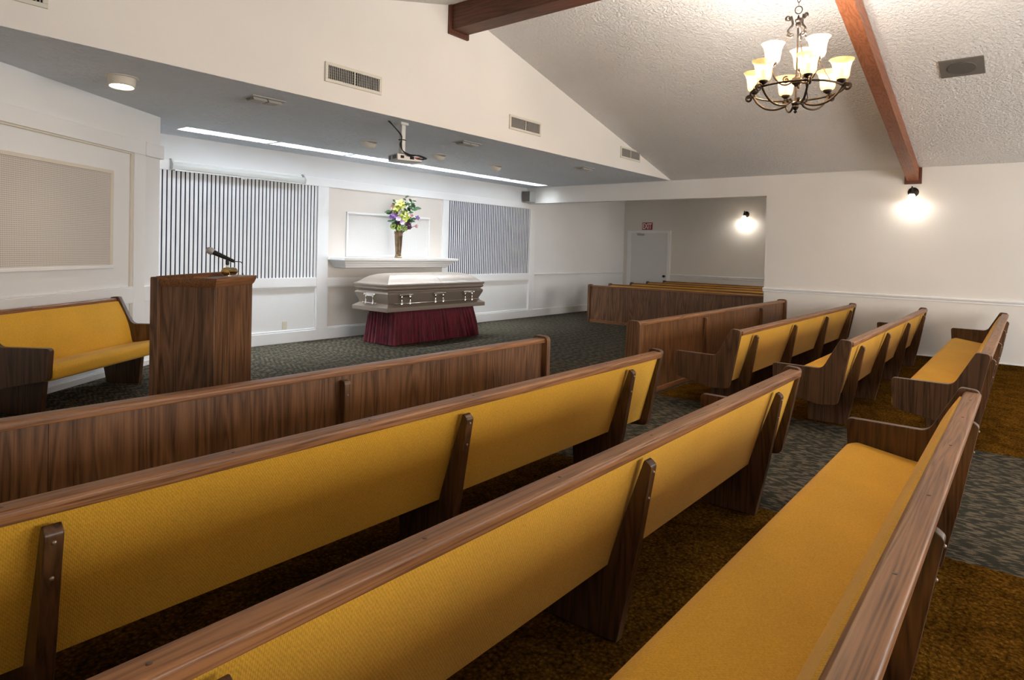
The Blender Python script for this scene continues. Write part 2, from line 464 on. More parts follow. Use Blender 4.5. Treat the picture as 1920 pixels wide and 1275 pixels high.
# right wall with the alcove opening
b = MB()
b.box(XR, XR+.15, YB-.15, 3.46, 0, 3.1)
b.box(XR, XR+.15, 3.46, YS, 2.48, 3.1)
struct(b.build('wall_right', M['wall'], smooth=0))
struct(MB().box(XL-.15, XL, YB-.15, YS, 0, 2.95).build('wall_left', M['wall'], smooth=0))
WINX = [(1.5, 3.6), (4.6, 6.7), (7.7, 9.8)]; WZ0, WZ1 = .80, 2.40  # unseen rear windows, added to bring daylight fill from behind the camera
b = MB()
b.box(XL-.15, XR+.15, YB-.15, YB, 0, WZ0)
b.prism([(XL-.15, WZ1), (XR+.15, WZ1), (XR+.15, ZS+.1), (XRIDGE, ZRIDGE+.1), (XL-.15, ZL+.1)], 'y', YB-.15, YB)
xs = [XL-.15] + [v for w_ in WINX for v in w_] + [XR+.15]
for i in range(0, len(xs), 2): b.box(xs[i], xs[i+1], YB-.15, YB, WZ0, WZ1)
struct(b.build('wall_rear', M['wall'], smooth=0))
def added_window(k, x0, x1, z0, z1, y):  # builds an unseen, added daylight opening
    b = MB(); b.box(x0-.06, x1+.06, y-.02, y+.02, z1, z1+.08); b.box(x0-.06, x1+.06, y-.02, y+.05, z0-.05, z0)
    b.box(x0-.06, x0, y-.02, y+.02, z0, z1); b.box(x1, x1+.06, y-.02, y+.02, z0, z1)
    b.box(x0, x1, y-.09, y-.06, (z0+z1)/2-.02, (z0+z1)/2+.02); b.box((x0+x1)/2-.02, (x0+x1)/2+.02, y-.09, y-.06, z0, z1)
    wo = struct(b.build('added_window_%d' % k, M['trimw'], bevel=.004))
    MB().box(x0, x1, y-.078, y-.072, z0, z1).build('pane', M['pane'], wo, smooth=0)
    ap = bpy.data.lights.new('added_window_portal', 'AREA'); ap.shape = 'RECTANGLE'; ap.size = x1-x0; ap.size_y = z1-z0; ap.cycles.is_portal = True  # portal guiding world light in through the added opening
    ao = bpy.data.objects.new('added_window_portal', ap); COL.objects.link(ao); ao.location = ((x0+x1)/2, y-.11, (z0+z1)/2)
    ao.rotation_euler = (-PI/2, 0, PI)
for i, (x0, x1) in enumerate(WINX): added_window(i+1, x0, x1, WZ0, WZ1, YB)

struct(MB().prism([(XL, ZS), (XR, ZS), (XRIDGE, ZRIDGE+.04), (XL, ZL+.04)] if ZL > ZS else [(XL, ZS), (XR, ZS), (XR, ZS+.01), (XRIDGE, ZRIDGE+.03), (XL, max(ZL, ZS)+.03)], 'y', YH, YH+.15).build('wall_header', M['wall'], smooth=0))
struct(MB().box(XA, XA+.15, 2.25, YS, 0, 3.1).build('wall_alcove_back', M['wall'], smooth=0))
b = MB(); b.box(XR+.15, 12.7, 2.25, 2.40, 0, 3.1); b.box(13.7, XA+.15, 2.25, 2.40, 0, 3.1); b.box(12.7, 13.7, 2.25, 2.40, 0, .9); b.box(12.7, 13.7, 2.25, 2.40, 2.1, 3.1)
struct(b.build('wall_alcove_side', M['wall'], smooth=0))
added_window(4, 12.7, 13.7, .9, 2.1, 2.40)  # another unseen opening, added to brighten the alcove
# ceilings
b = MB()
b.prism([(XRIDGE, ZRIDGE), (XR+.15, ZS-SL*.15), (XR+.15, ZS-SL*.15+.12), (XRIDGE, ZRIDGE+.12), (XL-.15, ZL-SL*.15+.12), (XL-.15, ZL-SL*.15)], 'y', YB-.15, YH+.01)
struct(b.build('ceiling', M['ceil'], smooth=0))
SKY0, SKY1, SKX0, SKX1 = 7.80, 8.08, 3.45, 10.80
b = MB()
b.box(XL, XR, YH+.0005, SKY0, ZS-.0015, ZS+.1)
b.box(XL, XR, SKY1, YS, ZS-.0015, ZS+.1)
b.box(XL, SKX0, SKY0, SKY1, ZS-.0015, ZS+.1)
b.box(SKX1, XR, SKY0, SKY1, ZS-.0015, ZS+.1)
struct(b.build('ceiling_soffit', M['soffit'], smooth=0))
struct(MB().box(XR+.15, XA+.15, 2.25, YS, 3.0, 3.1).build('ceiling_alcove', M['ceil'], smooth=0))

# baseboards, chair rails
def rail_prof(o, s=1):   # chair rail section: (out, z)
    return [(0, .880), (.010, .882), (.014, .895), (.012, .905), (.024, .915), (.030, .930), (.030, .940), (.022, .948), (0, .950)]
b = MB(); b.box(XR-.012, XR, YB, 3.46, 0, .072); struct(b.build('baseboard_right', M['shag'], bevel=.004))
b = MB(); b.box(XR-.016, XR, YB, 3.46, .072, .088); struct(b.build('trim_14', M['trimw'], bevel=.004))
b = MB(); b.prism([(XR-p, z-.006) for p, z in rail_prof(0)], 'y', YB, 3.475); struct(b.build('trim_1', M['trimw']))
b = MB(); b.prism([(XA-p, z) for p, z in rail_prof(0)], 'y', 2.4, 7.19); struct(b.build('trim_2', M['trimw']))
b = MB(); b.prism([(YS-p, z+.006) for p, z in rail_prof(0)], 'x', 11.29, XA); struct(b.build('trim_3', M['trimw']))
b = MB(); b.box(XA-.016, XA, 2.4, 7.19, 0, .15); struct(b.build('baseboard_alcove', M['trimw'], bevel=.004))
b = MB(); b.box(2.76, XA, YS-.032, YS, 0, .163); struct(b.build('baseboard_stage', M['trimw'], bevel=.005))

# stage wall boards
YF = YS - .028
b = MB(); b.box(2.76, 11.0, YF, YS, 2.37, 2.50); struct(b.build('trim_4', M['trimw'], bevel=.004))
b = MB(); b.box(2.76, 5.745, YF, YS, .828, .968); b.box(5.94, 8.43, YF, YS, .828, .955); b.box(8.57, 11.10, YF, YS, .828, .968); struct(b.build('trim_5', M['trimw'], bevel=.004))
b = MB()
for x0, x1 in ((5.745, 5.94), (8.43, 8.57), (11.10, 11.29)): b.box(x0, x1, YF-.004, YS, .163, 2.37)
struct(b.build('trim_6', M['trimw'], bevel=.004))
# recess faces between the boards
b = MB(); b.box(5.94, 8.43, YS-.006, YS, .955, 2.37); b.box(5.94, 8.43, YS-.006, YS, .163, .828)
struct(b.build('trim_7', M['recess'], smooth=0))
b = MB()
for x0, x1 in ((2.76, 5.745), (5.94, 8.43), (8.57, 11.10)):       # sloped bead around each lower recess
    b.box(x0, x1, YF+.008, YS, .163, .190); b.box(x0, x1, YF+.008, YS, .806, .828)
    b.box(x0, x0+.022, YF+.008, YS, .19, .806); b.box(x1-.022, x1, YF+.008, YS, .19, .806)
struct(b.build('trim_8', M['trimw'], bevel=.006))

# slatted panels
def slat_panel(name, label, x0, x1, z0, z1, n, dutyfill, thick):
    t = thing(name, label, 'slatted wall panel', (x0, YS, z0), group='slatted wall panels')
    w, h = x1-x0, z1-z0
    MB().box(0, w, -.006, -.002, 0, h).build('backing', M['navy'], t, smooth=0)
    p = w / n
    b = MB()
    for k in range(n):
        cx = (k + .5) * p
        b.box(cx - p*dutyfill/2, cx + p*dutyfill/2, -.006-thick, -.006, 0, h)
    b.build('slats', M['trimw'], t, smooth=0)
    return t
slat_panel('slat_panel', 'white slatted wall panel over navy gaps, behind the lectern', 3.43, 5.745, .968, 2.37, 41, .68, .005)
slat_panel('slat_panel', 'white slatted wall panel to the right of the vase and casket', 8.57, 11.10, .968, 2.37, 46, .47, .006)

# framed woven panel above the mantel
t = thing('framed_panel', 'white framed woven panel on the wall behind the vase', 'wall panel', (6.28, YS-.006, 1.29))
MB().box(0, 1.82, -.010, 0, 0, .72).build('woven_panel', M['weave'], t, smooth=0)
b = MB(); b.box(0, 1.82, -.028, -.008, .69, .722); b.box(0, 1.82, -.028, -.008, 0, .03); b.box(0, .032, -.028, -.008, .03, .69); b.box(1.788, 1.82, -.028, -.008, .03, .69)
b.build('frame', M['trimw'], t, bevel=.005)

# mantel shelf (a long mitred cornice)
t = thing('mantel_shelf', 'long white moulded mantel shelf holding the bronze vase', 'shelf', (5.94, YS-.006, 1.115))
b = MB()
prof = [(0.16, 0), (.13, .012), (.125, .035), (.10, .040), (.085, .070), (.07, .078), (.05, .105), (.035, .112), (.01, .120), (0, .128), (0, .167)]
rings = []
for k, z in prof:
    rings.append([(k*.9, 0, z), (2.49-k*1.1, 0, z), (2.49-k*1.1, -(.45-k), z), (k*.9, -(.45-k), z)])
b.loft(rings).build('moulding', M['trimw'], t, smooth=25)

# ------------------------------------------------------------------ diagonal wall boards and grille
def wbox(b, u0, u1, v0, v1, z0, z1):
    b.box(u0, u1, v0, v1, z0, z1, DM)
DM = Matrix.Translation((AX, AY, 0)) @ Matrix.Rotation(DANG, 4, 'Z')
b = MB(); wbox(b, -2.5, 1.78, -.03, 0, 2.36, 2.505); wbox(b, 1.78, 2.095, -.036, .03, 2.36, 2.505); struct(b.build('trim_9', M['trimw'], bevel=.004))
b = MB(); wbox(b, 1.60, 1.785, -.03, 0, HP, 2.36); struct(b.build('trim_10', M['trimw'], bevel=.004))
b = MB(); wbox(b, -2.5, 1.60, -.03, 0, .818, .975); wbox(b, 1.785, 2.085, -.03, 0, .818, .98); struct(b.build('trim_11', M['trimw'], bevel=.004))
b = MB(); wbox(b, 1.562, 1.60, -.022, 0, .975, 2.36); wbox(b, -2.5, 1.562, -.022, 0, 2.34, 2.36); wbox(b, 1.575, 1.60, -.022, 0, HP+.17, .818); struct(b.build('trim_12', M['cream'], bevel=.006))
b = MB(); wbox(b, -2.5, 1.60, -.024, 0, .975, .99); struct(b.build('trim_13', M['trimw'], bevel=.004))
b = MB(); wbox(b, -2.5, 2.085, -.03, 0, HP, HP+.055); wbox(b, -2.5, 2.085, -.014, 0, HP+.05, HP+.07); struct(b.build('baseboard_diagonal', M['trimw'], bevel=.004))
t = thing('sound_grille', 'large framed perforated grille on the wall above the left corner pew', 'grille', tuple(W(-2.0, 0, 1.185)), DANG)
MB().box(.03, 3.27, -.008, 0, .03, .93).build('perforated_panel', M['perf'], t, smooth=0)
b = MB(); b.box(0, 3.30, -.022, 0, .92, .955); b.box(3.258, 3.30, -.022, 0, .03, .92); b.box(0, .04, -.022, 0, .03, .92)
b.build('frame', M['cream'], t, bevel=.006)
MB().box(0, 3.30, -.030, 0, 0, .034).build('sill', M['trimw'], t, bevel=.006)

# ------------------------------------------------------------------ skylights in the soffit
sky_names = ['nearest the diagonal wall', 'second from the diagonal wall', 'left of the projector, third from the diagonal wall',
             'right of the projector, third from the corner loudspeaker', 'second from the corner loudspeaker', 'nearest the corner loudspeaker']
p = (SKX1 - SKX0) / 6
sky0 = thing('skylight', 'x', 'skylight', (SKX0, SKY0, ZS), group='skylights along the stage soffit')
SH = .55
MB().box(.0, p, .0, .28, SH, SH+.015).build('diffuser', M['sky'], sky0, smooth=0)
b = MB(); b.box(.0, p, -.012, -.001, .10, SH); b.box(0, p, .281, .292, .10, SH); b.box(0, .012, 0, .28, .02, SH); b.box(p-.012, p, 0, .28, .02, SH)
b.build('shaft', M['trimw'], sky0, smooth=0)
b = MB(); b.box(p-.055, p, 0, .28, .0, .05)
b.build('frame', M['lgrey'], sky0, smooth=0)
sky0['label'] = 'bright narrow skylight in the soffit, ' + sky_names[0]
for k in range(1, 6):
    sk = dup(sky0, 'bright narrow skylight in the soffit, ' + sky_names[k], (SKX0 + p*k, SKY0, ZS))
    if k == 5:
        for ch in sk.children:
            if ch.name.startswith('diffuser'): ch.data = ch.data.copy(); ch.data.materials[0] = M['sky_dim']

# ------------------------------------------------------------------ beams
t = thing('ceiling_beam', 'dark red-brown ridge beam running out from the header wall', 'beam', (XRIDGE, YH, 0))
MB().box(-.125, .125, YB-YH, -.03, 3.935, ZRIDGE-.005).build('beam', M['beam_y'], t, bevel=.006)
MB().box(-.16, .16, -.035, 0, 3.885, ZRIDGE-.03).build('end_plate', M['plate'], t, bevel=.004)
t = thing('ceiling_beam', 'red-brown rafter beam sloping down to the right wall above the sconce', 'beam', (XR, 1.37, 0))
dx = XR - XRIDGE - .125
b = MB()
b.prism([(0-.03, 2.625), (-dx, 2.625+SL*(dx-.03)), (-dx, ZS+SL*dx-.004), (-.03, ZS+SL*.03-.004)], 'y', -.074, .074)
b.build('beam', M['beam_x'], t, bevel=.005)
MB().box(-.03, 0, -.112, .104, 2.58, ZS-.002).build('end_plate', M['plate'], t, bevel=.004)

# ------------------------------------------------------------------ carpets
def shag(name, label, x0, x1, y0, y1):
    nx, ny = int((x1-x0)/.03), int((y1-y0)/.03)
    bm = bmesh.new()
    rnd = random.Random(3)
    g = [[bm.verts.new((x0+(x1-x0)*i/nx + (rnd.uniform(-.012, .012) if i in (0, nx) else 0), y0+(y1-y0)*j/ny + (rnd.uniform(-.012, .012) if j in (0, ny) else 0), (.005 + rnd.uniform(-.003, .003)) if 0 < i < nx and 0 < j < ny else .001)) for j in range(ny+1)] for i in range(nx+1)]
    for i in range(nx):
        for j in range(ny):
            bm.faces.new((g[i][j], g[i+1][j], g[i+1][j+1], g[i][j+1]))
    b = MB(); b.bm.free(); b.bm = bm
    o = b.build(name, M['shag'], smooth=180)
    return tag(o, label, 'carpet', 'gold shag carpets')
shag('shag_carpet', 'gold shag carpet strip under the left block of yellow pews', -.30, 3.79, -.55, 2.92)
shag('shag_carpet', 'gold shag carpet strip under the right block of yellow pews', 6.11, 10.985, -.55, 2.97)

# ------------------------------------------------------------------ pews
END = rounded([(0, .785), (.090, .792), (.222, .535), (.622, .537), (.606, .303), (.250, .232), (.100, .245)],
              [.030, .026, .075, .030, .035, .10, .05], 6)
SUP = rounded([(.012, .712), (-.018, .690), (.045, .30), (.105, 0), (.415, 0), (.44, .285), (.153, .285)], [.010, .02, 0, 0, 0, 0, 0], 4)
BACK = [(.150, .282), (.026, .745)] + [(.090 + .135*k/14 + .022*math.sin(PI*k/14), .745 - .35*k/14) for k in range(15)] + [(.262, .282)]
SEAT = rounded([(.18, .284), (.18, .352), (.30, .366), (.46, .392), (.56, .408), (.622, .385), (.622, .300), (.56, .284)], [0, 0, .2, .2, .06, .055, .05, .05], 5)
RAIL = rounded([(.000, .733), (-.004, .773), (.062, .776), (.074, .766), (.074, .733)], [.006, .012, .008, .008, 0], 4)

def make_pew(L, sup_x, label, group, plug_x=()):
    t = thing('pew', label, 'pew', group=group)
    MB().prism(END, 'x', 0, .046).build('end_panel', M['wood_e'], t, bevel=.004)
    MB().prism(END, 'x', L-.046, L).build('end_panel', M['wood_e'], t, bevel=.004)
    for sx in sup_x:
        s = MB().prism(SUP, 'x', sx-.023, sx+.023).build('support', M['wood_e'], t, bevel=.004)
        for z in (.665, .565):
            MB().sphere((sx, -.018 + (.69 - z) * (.063 / .39), z), .0065, 8, 6).build('bolt', M['bolt'], s)
    # upholstery with softly rounded ends
    def soft(prof, a, b_, e=.02):
        cy = sum(p[0] for p in prof)/len(prof); cz = sum(p[1] for p in prof)/len(prof)
        def ring(x, k): return [(x, cy+(p[0]-cy)*k, cz+(p[1]-cz)*k) for p in prof]
        return MB().loft([ring(a, .93), ring(a+e*.4, .98), ring(a+e, 1), ring(b_-e, 1), ring(b_-e*.4, .98), ring(b_, .93)])
    soft(SEAT, .047, L-.047).build('seat', M['fabric'], t, smooth=50)
    MB().prism(BACK, 'x', .046, L-.046).build('backrest', M['fabric'], t, smooth=55)
    r = MB().prism(RAIL, 'x', .044, L-.044).build('top_rail', M['wood_x'], t, smooth=50)
    for k, px in enumerate(plug_x):
        MB().lathe([(.0055, 0), (.0055, .0016), (.003, .0022)], (px, .032, .7742), 10).build('plug', M['plug'], r)
    return t

LL = 4.03; XL0 = .09
supL = [.45, 2.03, 3.57]
plL = [.35, .95, 1.5, 2.1, 2.75, 3.3, 3.75]
supR = [.43, 1.74, 3.16, 4.55]
LR = 4.94; XR0 = 5.735
plR = [.4, 1.0, 1.6, 2.3, 2.9, 3.5, 4.1, 4.6]
ZP = .0085
pewL = make_pew(LL, supL, 'yellow pew directly behind the long left wooden front screen', 'yellow pews left of the aisle', plL)
pewL.location = (XL0, 1.955, ZP)
dup(pewL, 'yellow pew in the middle of the left block, cut by the bottom edge', (XL0-.01, 1.045, ZP))
dup(pewL, 'nearest yellow pew, its seat seen from above at bottom right', (XL0, .172, ZP))
pewR = make_pew(LR, supR, 'yellow pew directly behind the right wooden front screen', 'yellow pews right of the aisle', plR)
pewR.location = (XR0-.01, 1.985, ZP)
dup(pewR, 'middle yellow pew of the right block, second from the wooden screen', (XR0, 1.09, ZP))
dup(pewR, 'rearmost yellow pew of the right block, seat visible along the right wall', (XR0, .19, ZP))
pd = make_pew(1.56, [.20, 1.36], 'short yellow pew against the diagonal wall behind the lectern', None)
pd.location = W(1.205, -.085, HP); pd.rotation_euler = (0, 0, PI + DANG)
pewA = make_pew(4.55, [.5, 1.7, 2.85, 4.05], 'yellow pew in the alcove, directly behind its wooden screen', 'yellow pews in the side alcove')
pewA.location = (12.33, 2.63, 0); pewA.rotation_euler = (0, 0, PI/2)
for x, lab in ((13.30, 'second yellow pew in the alcove behind its wooden screen'), (14.22, 'third yellow pew in the alcove behind its wooden screen'), (15.13, 'rearmost yellow pew in the alcove, by the exit door')):
    dup(pewA, lab, (x, 2.63 + (.06 if x > 13.5 else 0), 0), PI/2)

# wooden front screens
POST = rounded([(.0, 0), (.0, .79), (.150, .79), (.175, 0)], [0, .045, .05, 0], 6)
def make_screen(L, bat_x, label, seams, group):
    t = thing('pew_screen', label, 'wooden screen', group=group)
    MB().prism(POST, 'x', 0, .046).build('end_post', M['wood_z'], t, bevel=.005)
    MB().prism(POST, 'x', L-.046, L).build('end_post', M['wood_z'], t, bevel=.005)
    b = MB(); xs = [.046] + list(seams) + [L-.046]
    for a, c in zip(xs[:-1], xs[1:]): b.box(a+.001, c-.001, .050, .070, .02, .745)
    b.build('panel', M['ply_z'], t, smooth=0)
    MB().prism(rounded([(.022, .738), (.022, .772), (.112, .772), (.112, .738)], [.004, .012, .012, .004], 3), 'x', .045, L-.045).build('top_rail', M['wood_x'], t)
    MB().box(.046, L-.046, .036, .085, 0, .055).build('bottom_rail', M['wood_x'], t, bevel=.006)
    for bx in bat_x:
        s = MB().prism(rounded([(.0, .06), (.0, .712), (.05, .712), (.05, .06)], [0, .045, 0, 0], 5), 'x', bx-.022, bx+.022).build('batten', M['wood_z'], t, bevel=.005)
        for z in (.63, .42): MB().sphere((bx, 0, z), .0065, 8, 6).build('bolt', M['bolt'], s)
    return t
s1 = make_screen(4.03, [.50, 2.10], 'long wooden front screen of the left pew block, before the lectern', [.72, 2.62], 'wooden screens before the pews')
s1.location = (.085, 2.925, 0)
s2 = make_screen(4.94, [1.72, 3.78], 'wooden front screen of the right pew block, beside the aisle', [2.4], 'wooden screens before the pews')
s2.location = (5.70, 2.975, 0)
s3 = make_screen(4.60, [], 'wooden screen standing in the alcove opening before its pews', [2.3], 'wooden screens before the pews')
s3.location = (11.40, 7.19, 0); s3.rotation_euler = (0, 0, -PI/2)

# ------------------------------------------------------------------ lectern
PC = Vector((1.947, 3.963, 0))
t = thing('lectern', 'tall dark wooden lectern left of the casket', 'lectern', (PC.x, PC.y, HP), DANG)
LW, LD, LH = .563, .423, 1.105      # along DV, along NV, height
MB().box(.02, LW-.02, .02, LD, 0, LH-.02).build('body', M['wood_z'], t, bevel=.004)
b = MB()
b.loft([[(.021, .021, LH-.062), (LW-.021, .021, LH-.062), (LW-.021, LD, LH-.062), (.021, LD, LH-.062)],
        [(.012, .012, LH-.050), (LW-.012, .012, LH-.050), (LW-.012, LD, LH-.050), (.012, LD, LH-.050)],
        [(.0, .0, LH-.016), (LW, .0, LH-.016), (LW, LD, LH-.016), (.0, LD, LH-.016)],
        [(.0, .0, LH), (LW, .0, LH), (LW, LD, LH), (.0, LD, LH)]])
b.build('top', M['wood_x'], t, smooth=20)
b = MB(); b.box(-.004, .022, LD-.05, LD+.002, 0, LH-.004); b.box(LW-.022, LW+.004, LD-.05, LD+.002, 0, LH-.004); b.build('stile', M['wood_z'], t, bevel=.003)
b = MB(); b.prism([(.160, LH), (.160, LH+.026), (.180, LH+.026), (LD-.02, LH+.004), (LD-.02, LH)], 'x', .02, LW-.03); b.build('book_rest', M['wood_x'], t, bevel=.002)
LT_Z = HP + LH
def LP(u, v, z=0): return PC + DV*u + NV*v + Vector((0, 0, LT_Z + z))
# microphone on its little stand
t = thing('microphone', 'handheld microphone on a short stand atop the lectern', 'microphone', tuple(LP(.345, .105)))
b = MB(); b.lathe([(.035, 0), (.035, .006), (.008, .012), (.008, .085), (.006, .09)], n=16); b.build('stand', M['chrome'], t)
b = MB(); b.lathe([(.009, .075), (.012, .082), (.012, .105), (.008, .118)], n=12); b.build('clip', M['black'], t)
head_d = (NV*.82 + Vector((0, 0, .36)) - DV*.12).normalized()
c0 = Vector((0, 0, .120))
rotm = head_d.to_track_quat('Z', 'Y').to_matrix().to_4x4()
b = MB(); b.lathe([(.009, -.050), (.011, -.045), (.0125, .0), (.017, .095), (.018, .10)], n=16, mat=Matrix.Translation(c0) @ rotm); b.build('body', M['black'], t)
b = MB(); b.lathe([(.018, .098), (.0235, .108), (.025, .122), (.022, .138), (.014, .149), (.002, .153)], n=18, mat=Matrix.Translation(c0) @ rotm); b.build('head', M['grey'], t)
q0 = c0 - head_d*.05
loc = Vector(t.location)
def loc_(u, v, z): return LP(u, v, z) - loc
e0 = loc_(.47, .055, .004)
path = []
for k in range(13):
    s = k/12
    pa = q0 - head_d*.10*s*(1-s)*2
    path.append(pa.lerp(e0, s**1.15) + Vector((0, 0, .045*math.sin(PI*s)*(1-s*.3))))
MB().tube(path, .0032, 6).build('cable', M['rubber'], t)
# brass reading lamp
t = thing('reading_lamp', 'small brass cylinder reading lamp atop the lectern', 'lamp', tuple(LP(.265, .05)), DANG)
rx = Matrix.Rotation(PI/2, 4, 'Y')
b = MB(); b.lathe([(.002, -.067), (.018, -.066), (.026, -.062), (.027, -.058), (.027, .058), (.026, .062), (.018, .066), (.002, .067)], (0, 0, .036), 24, rx); b.build('lamp_shade', M['brass'], t)
b = MB()
for sx in (-.060, .060):
    b.tube([(sx, -.030, 0), (sx, -.030, .030), (sx*1.05, -.015, .036), (sx*1.1, 0, .036)], .0028, 8)
b.build('bracket', M['brass'], t)

# ------------------------------------------------------------------ casket and its stand
CX0, CX1, CY0, CY1 = 6.02, 8.145, 7.18, 8.00
CL, CW = CX1-CX0, CY1-CY0
t = thing('casket_stand', 'casket stand draped in a pleated burgundy velvet skirt', 'casket stand', ((CX0+CX1)/2+.035, (CY0+CY1)/2-.01, 0))
MB().box(-.80, .80, -.24, .24, .485, .512).build('deck', M['grey'], t, bevel=.004)
b = MB()
for sx in (-.7, .7):
    for sy in (-.18, .18): b.box(sx-.02, sx+.02, sy-.02, sy+.02, 0, .485)
b.build('frame_legs', M['grey'], t)
def skirt_ring(hx, hy, z, amp, n=520):
    per = 4*(hx+hy); pts = []
    rnd = random.Random(11)
    for i in range(n):
        s = per * i / n
        if s < 2*hx: p, nn = Vector((-hx+s, -hy, z)), Vector((0, -1, 0))
        elif s < 2*hx+2*hy: p, nn = Vector((hx, -hy+(s-2*hx), z)), Vector((1, 0, 0))
        elif s < 4*hx+2*hy: p, nn = Vector((hx-(s-2*hx-2*hy), hy, z)), Vector((0, 1, 0))
        else: p, nn = Vector((-hx, hy-(s-4*hx-2*hy), z)), Vector((-1, 0, 0))
        f = i / n * 2 * PI
        w = math.sin(f*52 + 1.3*math.sin(f*9)) * .6 + math.sin(f*83 + 2*math.sin(f*5)) * .4 + .35*math.sin(f*131)
        pts.append(p + nn * amp * w)
    return pts
b = MB()
rings = [skirt_ring(.865, .285, .512, .0015), skirt_ring(.868, .288, .480, .002), skirt_ring(.872, .292, .470, .006), skirt_ring(.885, .302, .40, .013),
         skirt_ring(.905, .322, .25, .018), skirt_ring(.925, .340, .10, .022), skirt_ring(.94, .352, .012, .026)]
b.loft(rings, True, False).build('velvet_skirt', M['velvet'], t, smooth=60)

t = thing('casket', 'closed bronze metal casket with chrome handles on a burgundy skirt', 'casket', (CX0, CY0, .512))
def rect(i, z, jx=0): return [(i, i, z), (CL-i, i, z), (CL-i, CW-i, z), (i, CW-i, z)]
MB().loft([rect(.0, 0), rect(0, .060), rect(.010, .067), rect(.082, .110)]).build('base', M['casket'], t, bevel=.004, smooth=20)
body = [(.080, .104), (.075, .135), (.030, .235), (.026, .262), (.036, .280), (.054, .292), (.056, .302), (.030, .318), (.022, .336), (.030, .364)]
MB().loft([rect(i, z) for i, z in body]).build('body', M['casket'], t, smooth=24)
lid = [(.020, .366), (.012, .372), (.010, .392), (.018, .404), (.050, .414), (.075, .432), (.12, .470), (.18, .508), (.25, .535), (.31, .548), (.37, .553)]
for nm, keep in (('head_lid', 0), ('foot_lid', 1)):
    b = MB(); b.loft([rect(i, z) for i, z in lid])
    geom = b.bm.verts[:] + b.bm.edges[:] + b.bm.faces[:]
    xs = CL*.53
    r = bmesh.ops.bisect_plane(b.bm, geom=geom, plane_co=(xs + (.0015 if keep else -.0015), 0, 0), plane_no=(1, 0, 0), clear_outer=not keep, clear_inner=bool(keep))
    ed = [e for e in r['geom_cut'] if isinstance(e, bmesh.types.BMEdge)]
    bmesh.ops.contextual_create(b.bm, geom=ed)
    b.build(nm, M['casket'], t, smooth=24)
def handle(cx, cy, rz, bar):
    """swing handle: escutcheon, two arms and the bar (local -y points outward)."""
    mt = Matrix.Translation((cx, cy, .245)) @ Matrix.Rotation(rz, 4, 'Z') @ Matrix.Diagonal((1.5, 1.1, 1.2, 1)) @ Matrix.Translation((0, 0, -.228))
    b = MB()
    b.box(-.060, .060, -.030, .0, .205, .245, mt)
    b.lathe([(.010, -.075), (.012, -.07), (.012, .07), (.010, .075)], n=10, mat=mt @ Matrix.Translation((0, -.030, .228)) @ rx)
    b.lathe([(.008, -.085), (.016, -.082), (.016, -.066), (.008, -.063)], n=10, mat=mt @ Matrix.Translation((0, -.030, .228)) @ rx)
    b.lathe([(.008, .063), (.016, .066), (.016, .082), (.008, .085)], n=10, mat=mt @ Matrix.Translation((0, -.030, .228)) @ rx)
    for sx in (-.055, .055):
        b.lathe([(.008, -.115), (.014, -.108), (.014, -.085), (.007, -.075), (.007, -.03), (.012, -.02), (.008, 0)], n=10, mat=mt @ Matrix.Translation((sx, -.030, .218)))
    h = b.build('handle', M['chrome'], t, bevel=.003)
    return h
for hx in (.36, 1.05, 1.72):
    handle(hx, .036, 0, 1); handle(hx, CW-.036, PI, 1)
handle(.036, CW/2, -PI/2, 0); handle(CL-.036, CW/2, PI/2, 0)
for (y, s) in ((.020, 1), (CW-.020, -1)):
    b = MB(); b.lathe([(.002, -.93), (.012, -.92), (.014, -.90), (.009, -.885), (.009, .885), (.014, .90), (.012, .92), (.002, .93)], (CL/2, y-s*.012, .118), 10, rx)
    b.build('carrying_bar', M['chrome'], t)
for (x, s) in ((.020, 1), (CL-.020, -1)):
    b = MB(); b.lathe([(.002, -.17), (.014, -.16), (.016, -.14), (.009, -.125), (.009, .125), (.016, .14), (.014, .16), (.002, .17)], (x-s*.012, CW/2, .118), 10, Matrix.Rotation(PI/2, 4, 'X'))
    b.build('carrying_bar', M['chrome'], t)

# ------------------------------------------------------------------ vase and bouquet
VX, VY, VZ = 7.13, 8.25, 1.115 + .167
t = thing('vase', 'tall flared bronze vase on the white mantel shelf', 'vase', (VX, VY, VZ))
b = MB()
b.lathe([(.060, 0), (.064, .006), (.064, .018), (.056, .024), (.052, .034), (.055, .040), (.050, .052), (.046, .062), (.047, .075), (.052, .15), (.060, .26), (.066, .355), (.070, .362), (.070, .372), (.066, .378), (.067, .395), (.073, .402), (.073, .430), (.076, .436), (.076, .446), (.068, .446), (.060, .40), (.05, .3)], n=28)
b.build('body', M['bronze'], t)
RV = Vector((.757, -.654, 0)); FV = Vector((-.654, -.757, 0))   # across and towards the room, seen from the pews
t = thing('bouquet', 'mixed bouquet of lime, violet and pink flowers in the bronze vase', 'flowers', (VX, VY, VZ))
def BP(px, py, d=0): return RV*((px-748)/111.6) + FV*d + Vector((0, 0, (485-py)/111.6))
rf = random.Random(5)
